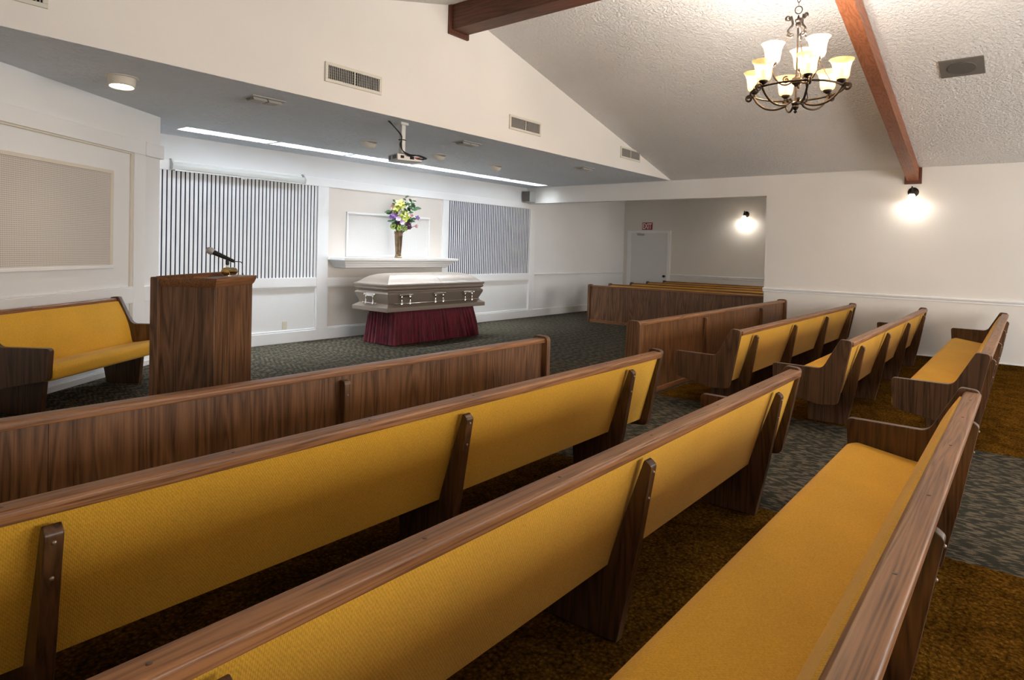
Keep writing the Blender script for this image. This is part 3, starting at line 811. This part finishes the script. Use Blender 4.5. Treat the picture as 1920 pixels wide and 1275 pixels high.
def petal_flower(name, mat, c, r, n=6, face=None, cup=.35, layers=2):
    face = (face or (FV + Vector((rf.uniform(-.4, .4), rf.uniform(-.4, .4), rf.uniform(-.1, .6))))).normalized()
    mt = Matrix.Translation(c) @ face.to_track_quat('Z', 'Y').to_matrix().to_4x4()
    b = MB()
    for l in range(layers):
        rr = r * (1 - .35*l)
        for k in range(n):
            a = 2*PI*(k+.5*l)/n
            pts = []
            for (s, w) in ((.08, .10), (.45, .34), (.8, .30), (1.0, .08)):
                h = cup * rr * s * s + .15*rr*l
                for sg in (-1, 1):
                    pts.append(mt @ Vector((rr*(s*math.cos(a) - sg*w*math.sin(a)), rr*(s*math.sin(a) + sg*w*math.cos(a)), h)))
            vs = [b.bm.verts.new(p) for p in pts]
            for i in range(3): b.bm.faces.new((vs[2*i], vs[2*i+1], vs[2*i+3], vs[2*i+2]))
    ret = bmesh.ops.create_uvsphere(b.bm, u_segments=8, v_segments=5, radius=r*.16)
    for v in ret['verts']: v.co = mt @ (v.co + Vector((0, 0, r*.08)))
    return b.build(name, mat, t, smooth=60)
def stem(b, c): 
    p0 = Vector((c.x*.15, c.y*.15, .40)); mid = (p0 + c)/2 + Vector((0, 0, .03))
    b.tube([p0, mid, c], .004, 6)
stems = MB()
for px, py in ((749, 383), (744, 392), (752, 388), (757, 402), (752, 410), (741, 396), (760, 410)):
    c = BP(px, py, rf.uniform(.04, .09)); petal_flower('flower', M['orchid'], c, rf.uniform(.07, .09), 5, cup=.2); stem(stems, c)
for px, py in ((737, 405), (738, 412), (734, 409), (742, 407)):
    c = BP(px, py, .08); petal_flower('flower', M['purple'], c, .042, 6); stem(stems, c)
c = BP(782, 409, .04); petal_flower('flower', M['purple'], c, .045, 5, cup=.1); stem(stems, c)
for px, py in ((747, 413), (754, 419)):
    c = BP(px, py, .12); petal_flower('flower', M['lilac'], c, .045, 7, cup=.6, layers=3); stem(stems, c)
for px, py in ((765, 422), (768, 428), (761, 416), (746, 420)):
    c = BP(px, py, .09); petal_flower('flower', M['plum'], c, .048, 6, cup=.4); stem(stems, c)
for px, py, r in ((737, 390, .042), (771, 407, .038)):
    c = BP(px, py, .05); petal_flower('flower', M['pink'], c, r, 6, cup=.7, layers=3); stem(stems, c)
c = BP(777, 425, .05); petal_flower('tulip', M['pink'], c, .040, 6, face=(RV + Vector((0, 0, .15))), cup=1.6); stem(stems, c)
for px, py, r in ((748, 428, .062), (738, 426, .055), (759, 429, .055)):
    b = MB(); c0 = BP(px, py, .07)
    for k in range(42):
        d = Vector((rf.gauss(0, 1), rf.gauss(0, 1), rf.gauss(0, 1))).normalized()
        p = c0 + d*r*rf.uniform(.8, 1.0)
        mt = d.to_track_quat('Z', 'Y').to_matrix()
        a = rf.uniform(0, 6)
        b.bm.faces.new([b.bm.verts.new(p + mt @ Vector((.018*math.cos(a+q*PI/2), .018*math.sin(a+q*PI/2), .004*(q % 2)))) for q in range(4)])
    b.build('hydrangea', M['leaf2'], t, smooth=0); stem(stems, c0 - Vector((0, 0, .02)))
stems.build('stems', M['leaf'], t)
def spray(pts, size, n, seed):
    r_ = random.Random(seed); b = MB()
    path = [BP(*p) for p in pts]
    b.tube(path, .0035, 5)
    for k in range(n):
        s = (k+.6)/n * (len(path)-1); i = min(int(s), len(path)-2); p = path[i].lerp(path[i+1], s-i)
        d = (path[i+1]-path[i]).normalized()
        side = (RV*(1 if k % 2 else -1) + FV*r_.uniform(-.2, .8) + d*r_.uniform(.3, 1.0) + Vector((0, 0, r_.uniform(-.2, .3)))).normalized()
        wv = side.cross(FV + Vector((0, 0, .6))).normalized()
        L = size*r_.uniform(.75, 1.2)
        sec = [(0, .05), (.3, .24), (.6, .24), (.85, .13), (1, .01)]
        rows = []
        for s2, w in sec:
            m_ = p + side*L*s2 - Vector((0, 0, L*.25*s2*s2))
            rows.append([b.bm.verts.new(m_ - wv*L*w), b.bm.verts.new(m_ - Vector((0, 0, L*.04))), b.bm.verts.new(m_ + wv*L*w)])
        for q in range(4):
            for h in range(2):
                b.bm.faces.new((rows[q][h], rows[q][h+1], rows[q+1][h+1], rows[q+1][h]))
    return b.build('leaf_spray', M['leaf'], t, smooth=50)
spray([(750, 432, .03), (757, 400, .04), (760, 380, .03), (759, 370, .02)], .09, 6, 1)
spray([(752, 430, .03), (762, 395, .05), (768, 383, .05), (773, 377, .05)], .09, 8, 2)
spray([(752, 430, .05), (764, 402, .08), (772, 394, .08), (778, 391, .07)], .11, 9, 3)
spray([(752, 430, .05), (766, 415, .08), (773, 410, .08)], .09, 7, 4)
spray([(746, 430, .05), (738, 404, .04), (733, 398, .03)], .10, 7, 5)
spray([(746, 430, .02), (740, 390, .0), (742, 380, .0)], .09, 7, 6)
spray([(746, 432, .08), (742, 420, .12), (735, 414, .12)], .09, 6, 8)
spray([(752, 432, .02), (758, 395, -.03), (752, 380, -.02)], .10, 8, 9)

# ------------------------------------------------------------------ projection screen, projector, loudspeakers
t = thing('projection_screen', 'rolled-up white projection screen housing above the left slats', 'projection screen', (3.57, YS-.036, 2.43))
b = MB(); b.prism(rounded([(0, -.055), (0, .040), (-.055, .040), (-.075, .0), (-.062, -.055)], [.0, .01, .025, .03, .02], 4), 'x', .02, 1.89); b.build('housing', M['lgrey'], t, smooth=50)
b = MB(); b.prism(rounded([(.035, -.056), (.035, .085), (-.02, .085), (-.082, .01), (-.07, -.056)], [.0, .01, .01, .02, .02], 3), 'x', 0, .022); b.prism(rounded([(.035, -.056), (.035, .085), (-.02, .085), (-.082, .01), (-.07, -.056)], [.0, .01, .01, .02, .02], 3), 'x', 1.888, 1.91); b.build('end_bracket', M['lgrey'], t)
b = MB(); b.box(.03, 1.88, -.068, -.055, -.070, -.055); b.box(.90, .99, -.066, -.057, -.090, -.070); b.build('pull_bar', M['lgrey'], t)

t = thing('projector', 'grey video projector hanging from the soffit on a white pole', 'projector', (4.655, 5.36, ZS))
MB().box(-.055, .055, -.04, .04, -.03, 0).build('mount_plate', M['lgrey'], t, bevel=.004)
MB().box(-.027, .027, -.022, .022, -.335, -.03).build('pole', M['lgrey'], t, bevel=.003)
MB().box(-.031, .031, -.026, .026, -.195, -.183).build('strap', M['black'], t)
pm = Matrix.Translation((.10, .06, -.375)) @ Matrix.Rotation(math.radians(-17), 4, 'Z')
b = MB(); b.box(-.15, .15, -.125, .125, -.04, .035, pm); b.build('body', M['grey'], t, bevel=.008)
b = MB()
for k in range(6): b.box(-.1515, -.150, -.10+k*.017, -.092+k*.017, -.02, .02, pm)
for k in range(3): b.box(-.1515, -.150, .05+k*.017, .058+k*.017, -.02, .02, pm)
b.box(-.11, -.07, -.1265, -.125, -.015, .015, pm); b.box(.0, .05, -.1265, -.125, -.02, .012, pm)
b.build('vent_slots', M['dark'], t, smooth=0)
b = MB(); b.lathe([(.035, 0), (.035, .03), (.028, .032)], n=18, mat=pm @ Matrix.Translation((.04, .125, 0)) @ Matrix.Rotation(-PI/2, 4, 'X')); b.build('lens', M['black'], t)
for k, (o1, o2) in enumerate(((0, 0), (.012, .02), (-.01, .045))):
    pth = [(-.16+o1, .04, -.005), (-.10, .02, -.06), (-.05+o1*.5, -.03, -.14), (-.038, -.034, -.19), (-.05-o1, -.036, -.25), (-.03, -.045, -.31), (.04, -.075, -.345-o2*.4), (.14, -.11, -.35+o2*.6-k*.012), (.20+o2, -.13, -.37), (.19+o1, -.115, -.385), (.13, -.10, -.38)]
    sm = []
    for i in range(len(pth)-1):
        p0, p1, p2, p3 = [Vector(pth[max(0, min(len(pth)-1, i+q))]) for q in (-1, 0, 1, 2)]
        for s in range(5):
            x = s/5
            sm.append(.5*((2*p1) + (p2-p0)*x + (2*p0-5*p1+4*p2-p3)*x*x + (3*p1-p0-3*p2+p3)*x**3))
    MB().tube(sm, .0055, 6).build('cable', M['rubber'], t)
b = MB(); b.box(.06, .12, -.1315, -.125, -.01, .008, pm); b.build('plugs', M['red'], t)

t = thing('wall_loudspeaker', 'small grey box loudspeaker in the corner above the alcove opening', 'loudspeaker', (10.885, YS-.03, 2.485))
MB().box(-.095, .095, -.22, 0, .01, .25).build('cabinet', M['greybox'], t, bevel=.006)
MB().box(-.101, -.095, -.205, -.015, .025, .235).build('grille', M['spk'], t, bevel=.002)
MB().box(-.02, .05, -.12, -.06, 0, .012).build('bracket', M['ventg'], t)

t = thing('ceiling_loudspeaker', 'dark square loudspeaker grille on the right ceiling slope', 'loudspeaker', (8.22, .62, ZS+SL*(XR-8.22)))
t.rotation_euler = (0, math.atan(SL), 0)
MB().box(-.185, .185, -.195, .195, -.012, .004).build('baffle_plate', M['spk'], t, bevel=.004)
b = MB(); b.lathe([(.125, -.019), (.130, -.012), (.130, 0)], n=36); b.build('grille', M['spk2'], t)

# ------------------------------------------------------------------ vents and downlights
def header_vent(x, label, first=[None]):
    if first[0]: return dup(first[0], label, (x, YH, 3.0))
    t = thing('air_vent', label, 'air vent', (x, YH, 3.0), group='air vents on the header wall')
    w, h = .668, .185
    MB().box(.02, w-.02, -.006, -.002, .02, h-.02).build('duct', M['dark'], t, smooth=0)
    b = MB(); b.box(0, w, -.018, 0, h-.03, h); b.box(0, w, -.018, 0, 0, .03); b.box(0, .032, -.018, 0, .03, h-.03); b.box(w-.032, w, -.018, 0, .03, h-.03)
    b.box(w/2-.007, w/2+.007, -.018, 0, .03, h-.03)
    b.build('frame', M['vent'], t, bevel=.003)
    b = MB(); n = 28
    for k in range(n):
        x_ = .036 + (w-.072)*(k+.5)/n
        if abs(x_-w/2) < .012: continue
        b.box(x_-.0035, x_+.0035, -.016, -.003, .03, h-.03)
    for k in range(1, 5): b.box(.032, w-.032, -.008, -.005, .03+(h-.06)*k/5-.002, .03+(h-.06)*k/5+.002)
    b.build('louvers', M['fin'], t, smooth=0)
    first[0] = t
    return t
header_vent(3.541, 'cream air vent on the header wall, left of the projector')
header_vent(6.263, 'cream air vent on the header wall, just right of the projector')
header_vent(9.09, 'small-looking cream air vent low at the right end of the header')
header_vent(.705, 'air vent cut by the upper left edge of the photo')
def soffit_vent(x, label, first=[None]):
    if first[0]: return dup(first[0], label, (x, 5.64, ZS))
    t = thing('ceiling_vent', label, 'ceiling vent', (x, 5.64, ZS), group='ceiling vents in the soffit')
    MB().box(-.17, .17, -.10, .10, -.010, 0).build('frame', M['ventg'], t, bevel=.003)
    for sx in (-1, 1):
        b = MB()
        for k in range(5):
            y = -.06 + k*.03
            b.prism([(y-.012, -.034), (y-.009, -.037), (y+.013, -.012), (y+.010, -.009)], 'x', sx*.075-.068, sx*.075+.068)
        b.build('deflector', M['ventg'], t, smooth=0)
    first[0] = t
    return t
soffit_vent(3.20, 'ceiling vent in the soffit beside the lit downlight')
soffit_vent(5.985, 'ceiling vent in the soffit right of the projector')
soffit_vent(8.755, 'ceiling vent in the soffit nearest the alcove')
# lit eyeball downlight
t = thing('downlight', 'lit eyeball downlight in the soffit above the left pew', 'downlight', (2.09, 5.93, ZS))
b = MB(); b.lathe([(.125, 0), (.125, -.006), (.108, -.012), (.100, -.006)], n=32, cap=False); b.build('trim_ring', M['domew'], t)
aim = Vector((-.03, -.06, -1)).normalized()
mt = Matrix.Translation((0, 0, .01)) @ (-aim).to_track_quat('Z', 'Y').to_matrix().to_4x4()
b = MB(); b.lathe([(.100, .03), (.104, -.02), (.100, -.085), (.092, -.095), (.088, -.090), (.090, -.02), (.088, .02), (.05, .03)], n=32, mat=mt, cap=False); b.build('eyeball', M['domew'], t)
b = MB(); b.lathe([(.002, -.074), (.055, -.074), (.088, -.070)], n=24, mat=mt, cap=False); b.build('lamp', emissive('lit reflector lamp', (1, .84, .66), 6.0), t)
# unlit domed downlights
dl = None
for x, lab in ((5.26, 'unlit domed downlight left of the projector'), (6.54, 'unlit domed downlight just right of the projector'), (7.85, 'unlit domed downlight nearest the corner loudspeaker')):
    if dl is None:
        dl = thing('downlight', lab, 'downlight', (x, 6.70, ZS), group='unlit downlights in the soffit')
        b = MB(); b.lathe([(.112, 0), (.112, -.006), (.098, -.012), (.09, -.006)], n=28, cap=False); b.build('trim_ring', M['domew'], dl)
        mt2 = Matrix.Rotation(math.radians(28), 4, 'X')
        b = MB(); b.lathe([(.098, .01), (.098, -.02), (.088, -.052), (.064, -.072), (.060, -.066), (.05, -.03), (.01, -.025)], n=28, mat=mt2); b.build('eyeball', M['domew'], dl)
    else:
        dup(dl, lab, (x, 6.70 + (.06 if x > 7 else .02), ZS))

# ------------------------------------------------------------------ chandelier
CH = Vector((5.30, 1.47, 0))
t = thing('chandelier', 'dark bronze chandelier with nine glowing amber glass shades', 'chandelier', tuple(CH))
ZR, RR = 2.765, .335
VIEW = math.atan2(-CH.y, -CH.x)      # direction from the chandelier to the pews' left rear corner
def cang(phi): return VIEW + math.radians(phi)
def cp(phi, r, z): a = cang(phi); return Vector((r*math.cos(a), r*math.sin(a), z))
b = MB(); b.tube([cp(k*6, RR, ZR) for k in range(60)], .0085, 8, closed=True); b.build('ring', M['iron'], t)
# centre column
b = MB()
b.lathe([(.002, 2.592), (.010, 2.598), (.014, 2.607), (.008, 2.616), (.018, 2.626), (.026, 2.640), (.020, 2.655), (.030, 2.664), (.030, 2.676), (.012, 2.686), (.008, 2.70),
         (.008, 2.80), (.018, 2.812), (.036, 2.828), (.040, 2.848), (.034, 2.866), (.016, 2.878), (.009, 2.89), (.007, 2.92), (.007, 3.26), (.016, 3.268), (.020, 3.285), (.016, 3.302), (.024, 3.312), (.024, 3.325), (.010, 3.335), (.004, 3.36)], n=20)
b.build('column', M['iron'], t)
b = MB(); b.tube([Vector((math.cos(a)*.026*math.cos(cang(90)), math.cos(a)*.026*math.sin(cang(90)), 3.40+.030*math.sin(a))) for a in [2*PI*k/20 for k in range(20)]], .004, 6, closed=True)
b.build('loop', M['iron'], t)
# chain up to the ridge beam
b = MB(); z = 3.445; k = 0
while z < 3.90:
    ax = cang(90) if k % 2 else cang(0)
    b.tube([Vector((math.cos(a)*.011*math.cos(ax), math.cos(a)*.011*math.sin(ax), z+.021*math.sin(a))) for a in [2*PI*q/14 for q in range(14)]], .0028, 5, closed=True)
    z += .034; k += 1
b.build('chain', M['iron'], t)
b = MB(); b.lathe([(.008, 3.885), (.05, 3.90), (.058, 3.92), (.058, 3.934)], n=24); b.build('canopy', M['iron'], t)
def smooth_path(pth, k=4):
    out = []
    for i in range(len(pth)-1):
        p0, p1, p2, p3 = [Vector(pth[max(0, min(len(pth)-1, i+q))]) for q in (-1, 0, 1, 2)]
        for s in range(k):
            x = s/k
            out.append(.5*((2*p1) + (p2-p0)*x + (2*p0-5*p1+4*p2-p3)*x*x + (3*p1-p0-3*p2+p3)*x**3))
    return out + [Vector(pth[-1])]
def spiral(c, ax, r0, r1, a0, turns, up=Vector((0, 0, 1)), n=22):
    return [c + ax*((r0+(r1-r0)*k/n)*math.cos(a0+turns*2*PI*k/n)) + up*((r0+(r1-r0)*k/n)*math.sin(a0+turns*2*PI*k/n)) for k in range(n+1)]
# six lower arms: from the hub, a bowl curve to the ring with a scrolled tip; shades stand on the ring
low = [14, 74, 134, 194, 254, 314]
for phi in low:
    ax = cp(phi, 1, 0)
    path = []
    cin = ax*.062 + Vector((0, 0, 2.690))
    path += spiral(cin, ax, .006, .026, PI*.2, 1.15, n=16)
    pts = [ax*.075 + Vector((0, 0, 2.660)), ax*.15 + Vector((0, 0, 2.640)), ax*.23 + Vector((0, 0, 2.655)), ax*.29 + Vector((0, 0, 2.70)), ax*.325 + Vector((0, 0, 2.748))]
    path = path[:14] + pts
    cout = ax*(RR+.030) + Vector((0, 0, ZR-.012))
    path += [ax*(RR+.012) + Vector((0, 0, ZR+.014))] + [cout + ax*(.028-.020*q/12)*math.cos(PI*.55 - 1.25*2*PI*q/12) + Vector((0, 0, 1))*((.028-.020*q/12)*math.sin(PI*.55 - 1.25*2*PI*q/12)) for q in range(13)]
    MB().tube(smooth_path(path), .009, 8).build('arm', M['iron'], t)
up_ = [50, 170, 290]
for phi in up_:
    ax = cp(phi, 1, 0)
    pts = [ax*.035 + Vector((0, 0, 2.835)), ax*.075 + Vector((0, 0, 2.815)), ax*.12 + Vector((0, 0, 2.82)), ax*.165 + Vector((0, 0, 2.865)), ax*.185 + Vector((0, 0, 2.925)), ax*.185 + Vector((0, 0, 2.95))]
    pts += [ax*(.222) + Vector((0, 0, 2.915)) + (ax*math.cos(PI*.75-s*.42) + Vector((0, 0, math.sin(PI*.75-s*.42))))*(.034-.0018*s) for s in range(14)]
    pre = spiral(ax*.078 + Vector((0, 0, 2.852)), ax, .006, .030, 0, 1.3, n=14)
    MB().tube(smooth_path(pts[:6]), .0075, 8).build('arm', M['iron'], t)
    MB().tube(pre, .0065, 8).build('scroll', M['iron'], t)
# suspension rods and the scrolls at the top
for phi in (44, 164, 284):
    ax = cp(phi, 1, 0)
    MB().tube([ax*(RR-.003) + Vector((0, 0, ZR+.004)), ax*.072 + Vector((0, 0, 3.185))], .0045, 6).build('rod', M['iron'], t)
    s_path = spiral(ax*.075 + Vector((0, 0, 3.335)), ax, .008, .026, PI*1.2, -1.2, n=16)
    s_path += [ax*.040 + Vector((0, 0, 3.29)), ax*.062 + Vector((0, 0, 3.255)), ax*.075 + Vector((0, 0, 3.235)), ax*.060 + Vector((0, 0, 3.205))]
    s_path += spiral(ax*.062 + Vector((0, 0, 3.205)), ax, .022, .008, PI*.9, 1.0, n=12)
    MB().tube(smooth_path(s_path, 3), .0085, 8).build('scroll', M['iron'], t)
SHADE = [(.030, .0), (.048, .008), (.056, .030), (.0585, .065), (.062, .095), (.070, .125), (.084, .146), (.088, .150), (.085, .1505), (.068, .128), (.059, .097), (.0555, .065), (.053, .031), (.045, .011), (.028, .003)]
sh0 = None
for phi, r, z in [(p_, RR-.012, ZR+.045) for p_ in low] + [(p_, .187, 2.985) for p_ in up_]:
    pos = cp(phi, r, z)
    b = MB(); b.lathe([(.006, -.045), (.010, -.040), (.008, -.030), (.024, -.018), (.032, -.010), (.034, 0), (.030, .004)], tuple(pos), 16); b.build('cup', M['iron'], t)
    if sh0 is None:
        b = MB(); b.lathe(SHADE, n=32, cap=False); sh0 = b.build('shade', M['shade'], t, smooth=70)
        b = MB(); b.lathe([(.002, .110), (.014, .104), (.021, .088), (.022, .072), (.014, .05), (.012, .02), (.01, 0.006)], n=14); bl0 = b.build('bulb', M['bulb'], sh0)
        s = sh0
    else:
        s = sh0.copy(); COL.objects.link(s); s.parent = t
        c_ = bl0.copy(); COL.objects.link(c_); c_.parent = s
    s.location = pos
    ld = bpy.data.lights.new('chandelier_lamp', 'POINT'); ld.energy = CH_W = 17.0; ld.color = (1.0, .93, .84); ld.shadow_soft_size = .035
    lo = bpy.data.objects.new('chandelier_lamp', ld); COL.objects.link(lo); lo.location = CH + pos + Vector((0, 0, .128))

# ------------------------------------------------------------------ sconces
def sconce(loc, label, first=[None]):
    ld = bpy.data.lights.new('sconce_lamp', 'POINT'); ld.energy = 2.4 if loc[0] < 12 else 4.5; ld.color = (1.0, .93, .82); ld.shadow_soft_size = .04
    lo = bpy.data.objects.new('sconce_lamp', ld); COL.objects.link(lo); lo.location = Vector(loc) + Vector((-.150, 0, -.155))
    if first[0]: return dup(first[0], label, loc)
    t = thing('wall_sconce', label, 'wall lamp', loc, group='wall sconces')
    b = MB(); b.lathe([(.002, .030), (.03, .028), (.060, .018), (.070, .008), (.072, 0)], n=28, mat=Matrix.Rotation(-PI/2, 4, 'Y')); b.build('backplate', M['iron'], t)
    b = MB(); b.tube([(-.02, 0, 0), (-.06, 0, .03), (-.11, 0, .062), (-.142, 0, .070), (-.153, 0, .045), (-.150, 0, -.01), (-.150, 0, -.035)], .008, 8); b.build('arm', M['iron'], t)
    b = MB(); b.lathe([(.010, .0), (.026, -.010), (.034, -.028), (.030, -.034)], (-.150, 0, -.015), 18); b.build('cup', M['iron'], t)
    b = MB(); b.lathe([(.032, -.035), (.044, -.055), (.054, -.09), (.066, -.125), (.084, -.152), (.081, -.153), (.063, -.125), (.051, -.09), (.041, -.055), (.030, -.038)], (-.150, 0, 0), 30, cap=False); b.build('shade', M['shadew'], t, smooth=70)
    b = MB(); b.sphere((-.150, 0, -.100), .026, 14, 10); b.build('bulb', M['bulb'], t)
    first[0] = t
    return t
sconce((XR, 1.36, 2.462), 'lit wall sconce on the right wall, under the rafter beam end')
sconce((XA, 5.28, 2.455), 'lit wall sconce on the alcove wall, right of the exit door')

# ------------------------------------------------------------------ exit door and sign
dr = struct(MB().box(XA-.02, XA, 7.275, 8.32, 0, 2.0).build('door_1', M['door'], bevel=.003))
b = MB(); b.box(XA-.03, XA, 8.32, 8.43, 0, 2.07); b.box(XA-.03, XA, 7.185, 7.275, 0, 2.07); b.box(XA-.03, XA, 7.275, 8.32, 2.0, 2.07); b.build('door_frame', M['trimw'], dr, bevel=.005)
b = MB(); b.lathe([(.028, 0), (.028, .006), (.010, .012), (.010, .035), (.026, .045), (.030, .058), (.022, .070), (.002, .074)], (XA-.02, 7.335, .886), 20, Matrix.Rotation(-PI/2, 4, 'Y')); b.build('door_handle', M['iron'], dr)
b = MB(); b.box(XA-.065, XA-.02, 7.93, 8.12, 1.935, 1.985); b.tube([(XA-.05, 8.03, 1.99), (XA-.20, 7.96, 1.992), (XA-.03, 8.16, 1.992)], .008, 6); b.build('door_closer', M['grey'], dr, bevel=.003)
t = thing('exit_sign', 'red exit sign with white letters above the white door', 'sign', (XA, 7.86, 2.185))
MB().box(-.022, 0, -.145, .145, -.095, .095).build('panel', M['red'], t, bevel=.004)
fc = bpy.data.curves.new('lettering', 'FONT'); fc.body = 'EXIT'; fc.align_x = 'CENTER'; fc.align_y = 'CENTER'; fc.size = .175; fc.extrude = .0015; fc.offset = .004
fo = bpy.data.objects.new('lettering_curve', fc); COL.objects.link(fo)
bpy.context.view_layer.update()
me = bpy.data.meshes.new_from_object(fo.evaluated_get(bpy.context.evaluated_depsgraph_get()))
bpy.data.objects.remove(fo)
wd = max(v.co.x for v in me.vertices) - min(v.co.x for v in me.vertices)
ht = max(v.co.y for v in me.vertices) - min(v.co.y for v in me.vertices)
cyy = (max(v.co.y for v in me.vertices) + min(v.co.y for v in me.vertices))/2
cxx = (max(v.co.x for v in me.vertices) + min(v.co.x for v in me.vertices))/2
for v in me.vertices:      # read from -x: text x runs towards -y
    x, y, z = (v.co.x-cxx)*.255/wd, (v.co.y-cyy)*.145/ht, v.co.z
    v.co = Vector((-.0235 - z, -x, y))
me.materials.clear(); me.materials.append(M['white'])
lt = bpy.data.objects.new('lettering', me); COL.objects.link(lt); lt.parent = t

t = thing('wall_outlet', 'ivory electrical outlet low on the stage wall beside the lectern', 'outlet', (5.228, YS, .262))
MB().box(-.038, .038, -.008, 0, -.06, .06).build('cover_plate', M['ivory'], t, bevel=.003)
b = MB()
for z in (.025, -.025):
    b.box(-.017, .017, -.011, -.007, z-.017, z+.017)
b.build('sockets', M['vent'], t, bevel=.002)

# ------------------------------------------------------------------ lights that are not fixtures' glass
sp = bpy.data.lights.new('downlight_lamp', 'SPOT'); sp.energy = 8; sp.color = (1, .86, .70); sp.spot_size = math.radians(95); sp.spot_blend = .8; sp.shadow_soft_size = .05
so = bpy.data.objects.new('downlight_lamp', sp); COL.objects.link(so)
so.location = Vector((2.09, 5.93, ZS)) + aim*.10
so.rotation_euler = aim.to_track_quat('-Z', 'Y').to_euler()

w = bpy.data.worlds.new('World'); scene.world = w; w.use_nodes = True
bg = w.node_tree.nodes.get('Background'); bg.inputs[0].default_value = (1.0, .965, .925, 1); bg.inputs[1].default_value = 8.2

# ------------------------------------------------------------------ camera
cam = bpy.data.cameras.new('Camera'); co = bpy.data.objects.new('Camera', cam); COL.objects.link(co)
cam.sensor_fit = 'HORIZONTAL'; cam.sensor_width = 36.0
cam.lens = 1197.6895 * 36 / 1920
cam.shift_x = (960 - 963.485) / 1920
cam.shift_y = (493.082 - 637.5) / 1920
cam.clip_start = .02; cam.clip_end = 100
yaw, pitch, roll = math.radians(51.1142252), math.radians(-1.13647732), math.radians(1.44899429)
fw = Vector((math.sin(yaw), math.cos(yaw), 0)); rt = Vector((math.cos(yaw), -math.sin(yaw), 0)); upv = Vector((0, 0, 1))
f2 = fw*math.cos(pitch) + upv*math.sin(pitch); u2 = upv*math.cos(pitch) - fw*math.sin(pitch)
r3 = rt*math.cos(roll) + u2*math.sin(roll); u3 = u2*math.cos(roll) - rt*math.sin(roll)
mw = Matrix.Identity(4)
for i in range(3):
    mw[i][0] = r3[i]; mw[i][1] = u3[i]; mw[i][2] = -f2[i]
mw[0][3], mw[1][3], mw[2][3] = 0, 0, 1.46
co.matrix_world = mw
scene.camera = co

vs = scene.view_settings
scene.display_settings.display_device = 'sRGB'
vs.view_transform = 'Standard'; vs.look = 'None'; vs.exposure = 1.06; vs.gamma = 1.0
vs.use_curve_mapping = False
